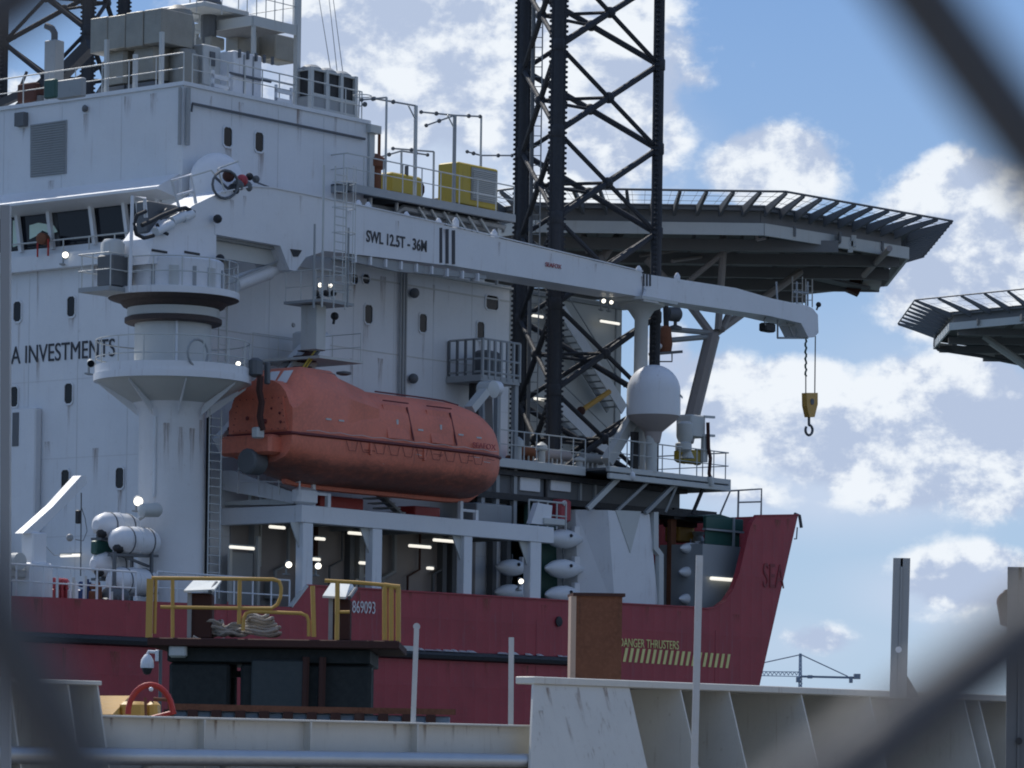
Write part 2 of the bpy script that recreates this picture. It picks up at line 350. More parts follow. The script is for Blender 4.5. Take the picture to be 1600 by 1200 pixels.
def railing(label, pts, h=1.05, n=None, mat=None, group=None, r=0.026, rails=2, name='guard_railing', ship=True, posts=True, cat='railing'):
    mat = mat or OFFW
    pts = [Vector(p) for p in pts]; t = T(name, label, cat, pts[0], ship=ship, group=group)
    L = sum((pts[i + 1] - pts[i]).length for i in range(len(pts) - 1)); n = n or max(2, round(L / 1.5) + 1)
    for k in range(rails):
        f = 1 - k / rails * 1.0
        mb = MB()
        for i in range(len(pts) - 1): mb.tube(pts[i] + Vector((0, 0, h * f)), pts[i + 1] + Vector((0, 0, h * f)), r * (1 if k == 0 else .75), 6)
        t.part('rail', mb, mat)
    me = MB().tube((0, 0, 0), (0, 0, h), r, 6).data('post', mat)
    if posts:
        for j in range(n):
            s_ = L * j / (n - 1); i = 0
            while i < len(pts) - 2 and s_ > (pts[i + 1] - pts[i]).length: s_ -= (pts[i + 1] - pts[i]).length; i += 1
            d = (pts[i + 1] - pts[i]).normalized(); t.inst('post', me, pts[i] + d * s_)
    return t
def ladder(label, p, q, wdir, wd=0.45, mat=None, cage=False, name='ladder', step=0.3, r=0.03, ship=True):
    mat = mat or OFFW; p, q, wdir = Vector(p), Vector(q), Vector(wdir).normalized()
    t = T(name, label, 'ladder', p, ship=ship)
    for s_ in (-.5, .5): t.part('stile', MB().tube(p + wdir * wd * s_, q + wdir * wd * s_, r, 6), mat)
    d = q - p; n = int(d.length / step); me = MB().tube(-wdir * wd / 2, wdir * wd / 2, r * .7, 5).data('rung', mat)
    for i in range(1, n): t.inst('rung', me, p + d * i / n)
    if cage:
        out = Vector(cage); mb = MB()
        for i in range(3, n, 3):
            c = p + d * i / n
            mb.path([c + wdir * math.cos(a) * wd * .75 + out * math.sin(a) * .6 for a in [math.pi * k / 6 for k in range(7)]], .018, 5)
        for a in (math.pi / 4, math.pi / 2, 3 * math.pi / 4):
            o_ = wdir * math.cos(a) * wd * .75 + out * math.sin(a) * .6
            mb.tube(p + o_ + d * 3 / n, q + o_, .015, 5)
        t.part('cage', mb, mat)
    return t
def tubelight(label, c, along, L=1.0, r=0.055, ship=True, group='lit tube lights'):
    c, a = Vector(c), Vector(along).normalized(); t = T('tube_light', label, 'light', c, ship=ship, group=group)
    t.part('lamp', MB().tube(c - a * L / 2, c + a * L / 2, r, 8), LAMP)
    t.part('housing', MB().bar(c - a * L * .54 + Vector((0, 0, r * 1.5)), c + a * L * .54 + Vector((0, 0, r * 1.5)), r * 2.6, r * .9), OFFW)
    return t
def flood(label, c, ship=True, lit=True, rr=0.16):
    c = Vector(c); rr *= .8; t = T('floodlight', label, 'floodlight', c, ship=ship, group='floodlights')
    face = Vector((-.55, -.75, -.35)).normalized()
    t.part('housing', MB().lathe(c, [(rr * .35, -.3), (rr * .8, -.22), (rr * 1.06, 0), (rr * 1.06, .03)], 14, face), OFFW)
    t.part('lamp', MB().lathe(c, [(rr, .02), (rr * .9, .045), (0, .05)], 14, face), FLOOD if lit else GLASS)
    t.part('bracket', MB().bar(c + Vector((.1, .2, -.34)), c + Vector((.1, .2, .05)), .05, .05).bar(c + Vector((-.1, .1, -.34)), c + Vector((.3, .3, -.34)), .16, .05), GREY)
    return t

# ------------------------------------------------------------ water, quay
struct('water', MB().add([(-6000, -400, 0), (6000, -400, 0), (6000, 9000, 0), (-6000, 9000, 0)], [(0, 1, 2, 3)]),
       paint('harbour_water', (0.03, 0.055, 0.06), 0.12, 0.0, bump=0.6, scale=1.5))
VB = -71.8
q0, q1 = W((-420, VB + 1.2, 0)), W((400, VB + 1.2, 0))
struct('quay_ground', MB().loft([[(q0.x, q0.y, -1), (q1.x, q1.y, -1), (q1.x + 160, q1.y - 280, -1), (q0.x + 160, q0.y - 280, -1)],
       [(q0.x, q0.y, 3.4), (q1.x, q1.y, 3.4), (q1.x + 160, q1.y - 280, 3.4), (q0.x + 160, q0.y - 280, 3.4)]]),
       paint('quay_concrete', (0.24, 0.22, 0.19), 0.85, 0.5, scale=2, bump=0.5))

# ------------------------------------------------------------ hull
ship_lab = 'red hull of the jack-up vessel with a raised square bow'
hull = T('ship_hull', 'dark red jack-up ship hull with a raised raked bow', 'ship', (0, 0, 0))
tops = [(-60, 926), (20, 931), (455, 948.5), (480, 915), (900, 940), (1080, 949), (1104, 952), (1120, 949), (1133, 939), (1145, 921), (1154, 896), (1162, 862), (1169, 832), (1174, 818), (1184, 806), (1247, 805)]
side = polyv(tops, 0)
far_u = -45; ZBOW = side[-1].z
stem_lo = pv(1188, 1066, 0); sl = (side[-1].x - stem_lo.x) / (side[-1].z - stem_lo.z)
corner_lo = Vector((stem_lo.x - sl * (stem_lo.z + 1.5), 0, -1.5))
outline = [Vector((far_u, 0, side[0].z))] + side + [corner_lo, Vector((far_u, 0, -1.5))]
hull.part('shell_plating', MB().prism(outline, (0, .12, 0)), RED)
hull.part('shell_plating', MB().prism([Vector((p.x, 29.88, p.z)) for p in outline], (0, .12, 0)), RED)
hull.part('bow_plating', MB().loft([[(side[-1].x, .12, ZBOW), (corner_lo.x, .12, -1.5), (corner_lo.x - .15, .12, -1.5), (side[-1].x - .15, .12, ZBOW)], [(side[-1].x, 29.88, ZBOW), (corner_lo.x, 29.88, -1.5), (corner_lo.x - .15, 29.88, -1.5), (side[-1].x - .15, 29.88, ZBOW)]]), RED)
hull.part('bulwark_lining', MB().prism([Vector((p.x, .125, p.z - .05)) for p in side[3:]] + [Vector((stem_lo.x, .125, 9.6)), Vector((side[3].x, .125, 9.6))], (0, .03, 0)), GREY)
capm = MB()
for p, q in zip(side[3:], side[4:]): capm.bar(p + Vector((0, .06, .02)), q + Vector((0, .06, .02)), .24, .05)
hull.part('bulwark_cap', capm, RED)
capm = MB().bar(side[2] + Vector((0, .05, 0)), side[3] + Vector((0, .05, 0)), .2, .06); hull.part('pale_edge_strip', capm, OFFW)
ZD = Z(945, pv(300, 945, 0).x, 0) - 0.12                      # main deck height
hull.part('main_deck', MB().box((far_u, .12, ZD - .4), (stem_lo.x - .3, 29.88, ZD - .01)), DGREY)
# rubber strake with its salt crust
us0, us1 = -40, pv(900, 1040, 0).x
hull.part('rubbing_strake', MB().loft([[(u, 0.02, 8.50), (u, -.22, 8.56), (u, -.26, 8.70), (u, -.2, 8.82), (u, .02, 8.86)] for u in (us0, -9, 0, 8, us1)]), BLACK)
mb = MB(); u = pv(618, 1010, 0).x
while u < us1 - .6:
    L = random.uniform(.15, .7); h = random.uniform(.03, .09) * (2.2 if random.random() < .15 else 1)
    if random.random() < .75: mb.prism([(u, -.24, 8.845), (u + L, -.24, 8.845), (u + L * .8, -.12, 8.86 + h), (u + L * .3, -.1, 8.86 + h * 1.2)], (0, .12, 0))
    u += L + random.uniform(0, .25)
mb.box((pv(618, 1010, 0).x, -.235, 8.80), (pv(646, 1010, 0).x, -.1, 8.98))
hull.part('salt_crust', mb, OFFW, kind='stuff')
# shell seams
for px in (355, 838, 1118):
    u = pv(px, 960, 0).x; hull.part('plate_seam', MB().box((u, -.012, 1.0), (u + .04, .02, ZD + .3)), paint('seam', (.30, .04, .055), .5) if px == 355 else bpy.data.materials['seam'])
p = pv(872, 971, 0); hull.part('hawse_hole', MB().lathe((p.x, -.03, p.z), [(.20, 0), (.20, .04), (.13, .05)], 14, (0, -1, 0)), BLACK)
# lettering and hatching
p0, p1 = pv(549, 957, 0), pv(600, 959, 0)
text('hull_number', '869093', WINK, hull.o, (0, 0, 0), (p0.x, -.03, p0.z - .0), .44, xs=.62 * 1.12)
p0 = pv(966, 1010, 0)
text('warning_text', 'DANGER THRUSTERS', HIVIS, hull.o, (0, 0, 0), (p0.x, -.03, p0.z), .34, xs=.86)
i = 0; px = 974.0
mh = None
while px < 1136:
    a, b = pv(px, 1012 + (px - 974) * .062, 0), pv(px, 1034 + (px - 974) * .062, 0)
    wdt = .17; vs_ = []
    for (uu, zz) in ((a.x + .12, a.z), (a.x + .12 + wdt, a.z), (b.x + wdt - .06, b.z), (b.x - .06, b.z)): vs_.append((uu, -.03, zz))
    hull.part('hatching_stripe', MB().prism(vs_, (0, .02, 0)), HIVIS, smooth=False); px += 8.9
f = pv(1191, 917, 0)
text('ship_name', 'SEA', paint('worn_name_lettering', (.22, .03, .035), .6), hull.o, (0, 0, 0), (f.x, -.02, f.z), 1.02, xs=.66)
hull.part('bow_cap_bracket', MB().path([(side[-1].x - .1, .1, ZBOW + .05), (side[-1].x + .25, .1, ZBOW), (side[-1].x + .4, .1, ZBOW - .5)], .07).path([(side[-1].x + .1, .1, ZBOW - .5), (side[-1].x + .05, .1, ZBOW - 1.0), (side[-1].x - .1, .1, ZBOW - 1.0)], .03), DGREY)

# ------------------------------------------------------------ accommodation block
VW = 4.0
cz = pv(287, 128, VW); UC = cz.x; ZR = cz.z                     # aft upper corner, roof height
u_r = pv(575, 190, VW).x                                        # end of the upper box
zlo = Z(296, pv(560, 296, VW).x, VW)                            # lower roof height
uend = pv(797, 400, VW).x
acc = T('accommodation_block', 'tall white ship superstructure behind the deck crane, with small dark portlights', 'superstructure', (UC, VW, ZD))
zvt_ = pu(262, 275, UC).z
acc.part('upper_wall', MB().box((UC, VW, min(zlo, zvt_) - .02), (u_r, VW + 17, ZR)), WHITE)
zled = Z(418, pv(600, 418, VW).x, VW)
acc.part('lower_wall', MB().box((UC, VW, ZD), (uend, VW + 18, zled)), WHITE)
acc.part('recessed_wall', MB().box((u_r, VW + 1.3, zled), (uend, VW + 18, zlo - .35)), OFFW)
# bridge storey sits between
zb1 = pu(150, 283, UC).z; zb0 = pu(150, 392, UC).z
acc.part('bridge_storey', MB().box((UC + .9, VW + .003, zled - .6), (u_r - .003, VW + 17, zvt_ + .01)), WHITE)
acc.part('bridge_sill', MB().box((UC - .35, VW + .002, zb0 - .55), (UC + 1.0, VW + 18.0, zb0)), WHITE)
# parapet pipe and corner pipe
zp = Z(160, UC, VW)
acc.part('parapet_pipe', MB().path([(UC + .3, VW - .12, zp - .3), (UC + .35, VW - .12, zp), (u_r - .3, VW - .12, zp)], .05), DGREY)
acc.part('roof_edge', MB().box((UC - .08, VW - .08, ZR - .12), (u_r + .08, VW + 17, ZR + .02)), WHITE)
acc.part('corner_downpipe', MB().tube((UC + .12, VW - .12, zlo + .4), (UC + .12, VW - .12, ZR - .2), .09).tube((UC - .1, VW + .08, zlo + .4), (UC - .1, VW + .08, ZR - .2), .06), GREY)
acc.part('parapet_end_post', MB().box((u_r - .1, VW - .25, ZR - .45), (u_r + .5, VW + .6, ZR - .15)).box((u_r + .02, VW - .1, zlo), (u_r + .3, VW + .5, ZR - .3)), OFFW)
# sloping visor over the bridge windows
A = [pu(x, y, UC) for x, y in ((-60, 312), (268, 272))]; 
def voff(p, du, dz=0): return Vector((p.x + du, p.y, p.z + dz))
zt, zb = pu(200, 281, UC).z, pu(200, 281, UC).z
zvis_t = pu(262, 273, UC).z; ub = UC - 1.1
zvis_b = pu(255, 292, ub).z
acc.part('bridge_visor', MB().loft([[(UC + .02, v_, zvis_t), (ub, v_, zvis_b + .05), (ub, v_, zvis_b - .05), (UC + .02, v_, zvis_b - .25)] for v_ in (VW + .15, VW + 17.5)]), WHITE, smooth=False)
# bridge windows on the aft face: slanted panes between white mullions
wz0, wz1 = pu(100, 382, UC).z, pu(100, 322, UC).z
acc.part('window_band', MB().box((UC + .12, VW + .15, wz0 - .1), (UC + .95, VW + 17.2, zvis_b - .1)), DGREY)
wins = [(-60, -10), (-6, 33), (38, 82), (95, 148), (153, 200), (207, 222), (228, 252)]
for k, (a, b) in enumerate(wins):
    y0 = pu(a, 340, UC).y; y1 = pu(b, 340, UC).y; sh = .30
    fr = acc.part('window', MB().loft([[(UC + .06, y0 + .07, wz0 - .08), (UC + .06, y1 - .07, wz0 - .08), (UC + .06, y1 - .07 + sh, wz1 + .08), (UC + .06, y0 + .07 + sh, wz1 + .08)],
                                          [(UC + .16, y0 + .07, wz0 - .08), (UC + .16, y1 - .07, wz0 - .08), (UC + .16, y1 - .07 + sh, wz1 + .08), (UC + .16, y0 + .07 + sh, wz1 + .08)]]), BLACK, smooth=False)
    acc.part('pane', MB().loft([[(UC + .03, y0 - .02, wz0), (UC + .03, y1 + .02, wz0), (UC + .03, y1 + .02 + sh, wz1), (UC + .03, y0 - .02 + sh, wz1)],
                                [(UC + .05, y0 - .02, wz0), (UC + .05, y1 + .02, wz0), (UC + .05, y1 + .02 + sh, wz1), (UC + .05, y0 - .02 + sh, wz1)]]), GLASS, parent=fr, smooth=False)
    m0 = (UC - .06, y1 - .11, wz0 - .15); m1 = (UC - .10, y1 - .11 + sh, wz1 + .25)
    acc.part('mullion', MB().bar(m0, m1, .16, .16, up=(1, 0, 0)), WHITE)
acc.part('window_head', MB().box((UC - .05, VW + .4, wz1 + .02), (UC + .15, VW + 17, wz1 + .22)), OFFW)
acc.part('painted_lit_interior', MB().prism([pu(x, y, UC + .02) for x, y in ((20, 345), (28, 343), (33, 382), (20, 386))], (.01, 0, 0)), PALE)  # pale panel paints the green-lit bridge interior behind the glass
acc.part('painted_reflection', MB().prism([pu(x, y, UC - .0) for x, y in ((46, 352), (60, 348), (84, 352), (90, 362), (80, 366), (66, 360), (58, 368), (46, 374))], (.01, 0, 0)), PALE)  # pale shape paints a bright reflection on the window
acc.part('bridge_end_post', MB().prism([pu(x, y, UC - .02) for x, y in ((250, 318), (270, 282), (284, 272), (284, 400), (262, 400))], (.5, 0, 0)), WHITE)
sm = MB()
for k in range(1, 8): sm.box((UC + (uend - UC) * k / 8, VW - .008, ZD), (UC + (uend - UC) * k / 8 + .018, VW + .01, zled))
for k in range(1, 4): sm.box((UC - .008, VW, ZD + 2.9 * k), (UC + .01, VW + 18, ZD + 2.9 * k + .03)); sm.box((UC, VW - .008, ZD + 2.9 * k), (uend, VW + .01, ZD + 2.9 * k + .03))
for k in range(1, 7): sm.box((UC - .008, VW + 2.6 * k, ZD), (UC + .01, VW + 2.6 * k + .03, zb0 - .6))
for k in range(1, 4): sm.box((UC + (u_r - UC) * k / 4, VW - .008, zvt_), (UC + (u_r - UC) * k / 4 + .03, VW + .01, ZR - .2)); sm.box((UC - .008, VW + 3.1 * k, zvt_), (UC + .01, VW + 3.1 * k + .03, ZR - .2))
acc.part('plating_seam', sm, paint('seam_paint', (.58, .60, .62), .5, .5), kind='stuff')
# portlights
def portlight(p, face, wd=.44, h=.70):
    p = Vector(p); a, b = wd / 2, h / 2; c = .09
    o8 = [(-a + c, -b), (a - c, -b), (a, -b + c), (a, b - c), (a - c, b), (-a + c, b), (-a, b - c), (-a, -b + c)]
    def pt(x, z, d): return (p.x + x, p.y - d, p.z + z) if face == 'V' else (p.x - d, p.y - x, p.z + z)
    k = 1.18
    fr = acc.part('portlight', MB().loft([[pt(x * k, z * k, 0) for x, z in o8], [pt(x * k, z * k, .05) for x, z in o8], [pt(x, z, .05) for x, z in o8], [pt(x, z, .012) for x, z in o8]], cap=False), WHITE, smooth=False)
    acc.part('pane', MB().loft([[pt(x, z, -.02) for x, z in o8], [pt(x, z, .014) for x, z in o8]]), GLASS, parent=fr, smooth=False)
for x, y in ((355, 214), (404, 222), (575, 491), (660, 505), (750, 517)): portlight(pv(x, y, VW), 'V')
for x, y in ((28, 487), (112, 479), (23, 620), (108, 615), (103, 750), (188, 747)): portlight(pu(x, y, UC), 'U', .40, .74)
for x in (60, 100, 140, 180, 205): p = pu(x, 378, UC - .25); acc.part('sill_rail_post', MB().tube((UC - .28, p.y, zb0), (UC - .28, p.y, zb0 + .5), .03, 6), OFFW)
a, b = pu(20, 372, UC - .28), pu(207, 372, UC - .28); acc.part('sill_rail', MB().tube((UC - .28, a.y, zb0 + .5), (UC - .28, b.y, zb0 + .5), .03, 6), OFFW)
flood('lit floodlight on the white wall below the bridge windows', pu(102, 398, UC - .45), rr=.15)
p = pu(67, 388, UC - .5); t = T('searchlight', 'red and rusty searchlight on the sill below the bridge windows', 'searchlight', p); t.part('head', MB().lathe(p + Vector((0, 0, .35)), [(.1, -.2), (.22, -.15), (.22, .15), (.15, .2)], 12, (-1, -.3, 0)), RUST); t.part('yoke', MB().path([p + Vector((0, .28, -.3)), p + Vector((0, .28, .3)), p + Vector((0, -.28, .3)), p + Vector((0, -.28, -.3))], .04), REDB)
portlight(pv(768, 473, VW), 'V', .75, .55)
for x, y in ((553, 436), (571, 436)): portlight(pv(x, y, VW), 'V', .4, .36)
# louvre panel, boxes, lamp fittings, seams, name on the aft wall
q = polyu([(47, 195), (104, 187), (103, 271), (47, 277)], UC - .04)
lv = acc.part('louvre_panel', MB().prism(q, (.06, 0, 0)), GREY, smooth=False)
mb = MB()
for k in range(22):
    f = (k + .5) / 22; a = q[0].lerp(q[3], f); b = q[1].lerp(q[2], f); mb.bar(a + Vector((-.02, -.05, 0)), b + Vector((-.02, .05, 0)), .05, .035)
acc.part('slat', mb, GREY, parent=lv, kind='stuff')
a = pu(30, 178, UC); b = pu(44, 197, UC); acc.part('junction_box', MB().box((UC - .25, a.y, a.z), (UC, b.y, b.z)), DGREY)
p = pu(135, 170, UC); acc.part('wall_lamp', MB().lathe(p, [(.1, 0), (.14, .1), (.05, .18)], 10, (-1, 0, 0)), DGREY)
for (x, y) in ((458, 508),): acc.part('vent_cover', MB().lathe(pv(x, y, VW), [(.09, 0), (.07, .05)], 10, (0, -1, 0)), GREY)
ut = pv(625, 600, VW).x
pipe = MB()
for du in (-.16, 0, .16): pipe.tube((ut + du, VW - .12, Z(655, ut, VW)), (ut + du, VW - .12, zled - .05), .05 if du else .06, 6)
acc.part('drain_pipe', pipe, GREY)
for y in (456, 590): acc.part('pipe_valve', MB().ball((ut + .55, VW - .2, Z(y, ut, VW)), .2), DGREY)
acc.part('deck_seam', MB().box((UC, VW - .015, Z(556, ut, VW)), (uend, VW + .01, Z(556, ut, VW) + .04)), OFFW)
acc.part('deck_seam', MB().box((UC, VW - .02, zled - .55), (uend, VW + .01, zled - .49)), OFFW)
acc.part('ledge', MB().box((u_r - 2, VW - .12, zled - .04), (uend + .1, VW + 1.3, zled + .03)), OFFW)
a, b = pu(27, 640, UC), pu(66, 652, UC)
acc.part('wall_duct', MB().bbox((UC - .35, b.y, ZD), (UC, a.y, a.z), .05), WHITE)
a, b = pu(20, 645, UC - .35), pu(29, 697, UC - .35)
acc.part('duct_grille', MB().box((UC - .37, a.y, a.z), (UC - .34, b.y, b.z)), DGREY)
p = pu(17, 569, UC - .02); 
text('wall_lettering', 'A INVESTMENTS', INK, acc.o, acc.base, (UC - .02, p.y, p.z), .66, axis='U', xs=.80)
p = pv(500, 505, VW)
rs_ = random.Random(5)
def run(t, p, face, L, wd, parent=None):
    p = Vector(p)
    q = [(p.x - wd / 2, p.y - .016, p.z), (p.x + wd / 2, p.y - .016, p.z), (p.x + wd * .3, p.y - .016, p.z - L), (p.x - wd * .3, p.y - .016, p.z - L)] if face == 'V' else [(p.x - .016, p.y + wd / 2, p.z), (p.x - .016, p.y - wd / 2, p.z), (p.x - .016, p.y - wd * .3, p.z - L), (p.x - .016, p.y + wd * .3, p.z - L)]
    t.part('rust_run', MB().add(q, [(0, 1, 2, 3)]), STAIN, parent=parent, smooth=False)
for x, y in ((355, 228), (404, 237), (575, 506), (660, 520), (750, 532), (553, 443), (600, 432), (680, 445), (700, 447), (440, 560), (545, 560), (590, 560), (470, 170), (520, 182), (330, 150), (380, 160)):
    run(acc, pv(x + rs_.uniform(-4, 4), y, VW), 'V', rs_.uniform(.7, 2.2), rs_.uniform(.10, .4))
for x, y in ((112, 494), (108, 630), (188, 762), (103, 765), (30, 500), (60, 420), (150, 410), (80, 282), (135, 178), (37, 200), (200, 150), (240, 146), (170, 420), (60, 560), (150, 700), (75, 690)):
    run(acc, pu(x, y, UC), 'U', rs_.uniform(.7, 2.4), rs_.uniform(.10, .4))
for x, y in ((60, 935), (120, 937), (200, 942), (330, 948), (410, 950), (560, 925), (640, 925), (700, 930), (760, 935), (872, 978), (700, 1024), (760, 1030), (850, 945), (1010, 948), (1150, 960), (1060, 955), (100, 1012), (180, 1018), (820, 1040), (1180, 820), (1215, 812), (1230, 810)):
    run(hull, pv(x, y, -.012), 'V', rs_.uniform(.4, 1.3), rs_.uniform(.12, .5))
# inner bulkhead seen through the leg, with stairs
VN = 12.5
un0, un1 = uend, pv(972, 480, VN).x; znt = Z(476, un1, VN)
acc.part('forward_bulkhead', MB().box((un0 - 1, VN, ZD), (un1, VN + 9, znt)), OFFW)
acc.part('bulkhead_trim', MB().box((un0, VN - .2, znt - .25), (un1 + .1, VN, znt - .1)).box((un1 - .5, VN - .05, ZD), (un1 - .42, VN, znt)), GREY)
for (x0, y0, x1, y1, nn) in ((868, 468, 975, 640, 17), (860, 618, 965, 720, 9)):
    p, q = pv(x0, y0, VN - 1.2), pv(x1, y1, VN - 1.2)
    t = T('outside_stair', ('upper' if y0 < 500 else 'lower') + ' grey steel stair flight seen through the black leg truss', 'stair', p)
    t.part('stringer', MB().bar(p, q, .06, .55), WHITE); t.part('stringer', MB().bar(p + Vector((0, .9, 0)), q + Vector((0, .9, 0)), .06, .28), GREY)
    me = MB().box((-.14, -.0, -.02), (.14, .9, .02)).data('tread', GREY)
    for k in range(nn): t.inst('tread', me, p.lerp(q, (k + .5) / nn) + Vector((0, .0, 0)))
    mbr = MB(); mbr.tube(p + Vector((0, 0, 1)), q + Vector((0, 0, 1)), .03); t.part('handrail', mbr, GREY)
for (x, y, nm) in ((953, 504, 'tube light on the bulkhead right of the stair, right of the leg truss'), (838, 494, 'short tube light at the upper left inside the leg truss'), (845, 624, 'short tube light at the lower left inside the leg truss')):
    tubelight(nm, pv(x, y, VN - .5), (1, 0, 0), 1.35 if x > 900 else .9)
# roof platform with yellow machines
zpl = zlo; up0 = pv(545, 290, VW - .9).x; up1 = pv(806, 330, VW - .9).x
plat = T('roof_platform', 'grey steel roof platform under the two yellow machines', 'platform', (up0, VW - .9, zpl))
plat.part('edge_beam', MB().box((up0, VW - .9, zpl - .32), (up1, VW - .7, zpl - .02)), GREY)
plat.part('edge_beam', MB().box((up0, VW - .9, zpl - .32), (up0 + .2, VW + 6, zpl - .02)), GREY)
plat.part('deck_plate', MB().box((up0, VW - .7, zpl - .08), (up1, VW + 16, zpl)), DGREY)
plat.part('underside_pipe', MB().tube((up0 + 2, VW + .2, zpl - .55), (up1, VW + .2, zpl - .55), .16).path([(up0 + 3.4, VW - .3, zled + .3), (up0 + 3.4, VW - .3, zpl - .7), (up0 + 3.8, VW - .3, zpl - .45), (up1, VW - .3, zpl - .45)], .13), GREY)
pm = MB().box((-.05, -.05, zled - zpl), (.05, .05, -.3)).data('support_post', OFFW); 
for k in range(7):
    u = up0 + .4 + (up1 - up0 - .8) * k / 6; plat.inst('support_post', pm, (u, VW - .3 + .0, zpl))
    plat.part('cross_beam', MB().box((u - .06, VW - .6, zpl - .3), (u + .06, VW + 3, zpl - .1)), DGREY)
for k in range(6):
    u = up0 + 4.5 + k * .75; plat.part('diagonal_brace', MB().bar((u, VW - .5, zpl - .35), (u + .9, VW - .5, zpl - 1.15), .08, .08), OFFW)
railing('white guard railing along the roof platform in front of the yellow machines', [(up0, VW + 5, zpl), (up0, VW - .8, zpl), (up1, VW - .8, zpl)], 1.1, 15)

# ------------------------------------------------------------ on the upper roof
def boxthing(name, label, cat, pa, pb, pc, yt, yb, v0, mat, c=.04, group=None, part='casing'):
    a, b = corner(pa, pb, pc, yt, yb, v0); t = T(name, label, cat, (a[0], a[1], a[2]), group=group)
    t.part(part, MB().bbox(a, b, c), mat); t.a, t.b = a, b; return t
# lagged exhaust duct bank
a, b = corner(140, 252, 302, 12, 66, 6.2)
du = T('exhaust_duct', 'big foil-lagged exhaust duct box on the roof above the white wall', 'duct', (a[0], a[1], ZR))
n = 4
for k in range(n):
    v_0 = a[1] + (b[1] - a[1]) * k / n; v_1 = a[1] + (b[1] - a[1]) * (k + 1) / n - .03; dz = .03 * (k % 2)
    du.part('duct_section', MB().bbox((a[0] + random.uniform(-.02, .02), v_0, a[2] - dz), (b[0], v_1, b[2] + random.uniform(-.02, .02)), .025), LAG)
for (pa, pb, yt, yb) in ((166, 200, 58, 118), (211, 247, 53, 112)):
    p, q = pu(pa, yt, a[0] + .5), pu(pb, yb, a[0] + .5)
    du.part('down_duct', MB().bbox((a[0] + .35, q.y, ZR + .5), (a[0] + 1.5, p.y, a[2] + .1), .12), LAG)
    du.part('duct_base', MB().box((a[0] + .2, q.y - .1, ZR), (a[0] + 1.7, p.y + .1, ZR + .5)), DGREY)
c = pv(278, 70, 7.2)
du.part('vertical_duct', MB().lathe((c.x, c.y, ZR), [(.62, 0), (.62, 2.9), (.5, 3.4), (.2, 3.6)], 14), LAG)
du.part('round_section', MB().lathe((c.x - .4, c.y - .7, ZR), [(.55, 0), (.55, 1.5), (.45, 1.8)], 14), LAG)
pm = MB().box((-.07, -.07, 0), (.07, .07, 1)).data('duct_post', OFFW)
for (x, yb_, yt_) in ((166, 140, 62), (211, 132, 85), (252, 126, 50)):
    p = pu(x, yb_, UC + .5); o = du.inst('duct_post', pm, (p.x, p.y, ZR)); o.scale.z = Z(yt_, p.x, p.y) - ZR
# vent stack and gooseneck, deck boxes at the left
p = pu(84, 140, UC + 2.5); t = T('vent_stack', 'grey square vent stack with a bent pipe on top at the left of the roof', 'vent', (p.x, p.y, ZR))
zz = Z(64, p.x, p.y); t.part('stack', MB().bbox((p.x - .25, p.y - .3, ZR), (p.x + .25, p.y + .3, zz), .03), GREY)
t.part('bent_pipe', MB().path([(p.x, p.y, zz), (p.x, p.y, zz + .3), (p.x, p.y + .15, zz + .5), (p.x, p.y + .45, zz + .62)], .13, 8), DGREY)
for (pa, pb, pc, yt, yb, lab) in ((88, 128, 136, 120, 150, 'green grey equipment box on the roof below the bent vent pipe'), (68, 86, 92, 122, 152, 'narrow green grey locker at the far left of the roof equipment')):
    boxthing('equipment_box', lab, 'box', pa, pb, pc, yt, yb, 5.6, GREENM if pb < 90 else GREY, group='boxes on the upper roof')
p = pu(30, 140, UC + 4); t = T('roof_crane', 'dark slewing crane jib lying over the left end of the roof', 'crane', (p.x, p.y, ZR))
t.part('jib', MB().bar(pu(-20, 172, UC + 4), pu(95, 118, UC + 4), .22, .3).bar(pu(92, 120, UC + 4), pu(142, 70, UC + 4), .42, .45), LEGM)
t.part('jib_stay', MB().tube(pu(28, 145, UC + 4), pu(42, 112, UC + 4), .06).tube(pu(28, 145, UC + 4), pu(90, 160, UC + 4), .05), LEGM)
t.part('winch_house', MB().bbox(pu(52, 125, UC + 4) + Vector((-.4, -.5, -.9)), pu(52, 140, UC + 4) + Vector((.4, .5, .2)), .05), RUSTD)
t.part('jib_post', MB().tube((p.x, p.y - 1.2, ZR), (p.x, p.y - 1.2, ZR + 1.2), .3), DGREY)
railing('roof railing along the aft edge of the white superstructure, under the exhaust ducts', [(UC + .15, VW + 14, ZR), (UC + .15, VW + .15, ZR)], 1.1, 11)
railing('roof railing along the long side edge of the white superstructure', [(UC + .6, VW + .15, ZR), (u_r - .2, VW + .15, ZR)], 1.1, 11)
# light grey cabinets beside the duct
boxthing('air_handling_unit', 'light grey air unit with a dark louvre just right of the exhaust duct', 'machine', 298, 318, 346, 68, 132, 6.2, OFFW)
q = corner(298, 318, 346, 78, 100, 6.18); MBx = MB().box((q[0][0] + .35, 6.15, q[0][2]), (q[1][0] - .35, 6.2, q[1][2])); solo('louvre', 'small dark louvre on the light grey roof unit', 'louvre', MBx, DGREY)
t = boxthing('filter_housing', 'pale ribbed filter cabinet with clamp fittings in the middle of the roof', 'machine', 343, 366, 410, 78, 148, 5.5, WHITE2)
for f in (.33, .66): t.part('door_seam', MB().box((t.a[0] + (t.b[0] - t.a[0]) * f, 5.46, t.a[2] + .1), (t.a[0] + (t.b[0] - t.a[0]) * f + .04, 5.5, t.b[2] - .1)), GREY)
t.part('pipe_run', MB().tube((t.a[0] - .3, 5.42, t.a[2] + .75), (t.b[0] + .4, 5.42, t.a[2] + .75), .05), DGREY)
for k in range(5): t.part('clamp', MB().box((t.a[0] + .2 + k * .45, 5.4, t.b[2] - .25), (t.a[0] + .28 + k * .45, 5.5, t.b[2] + .05)), DGREY)
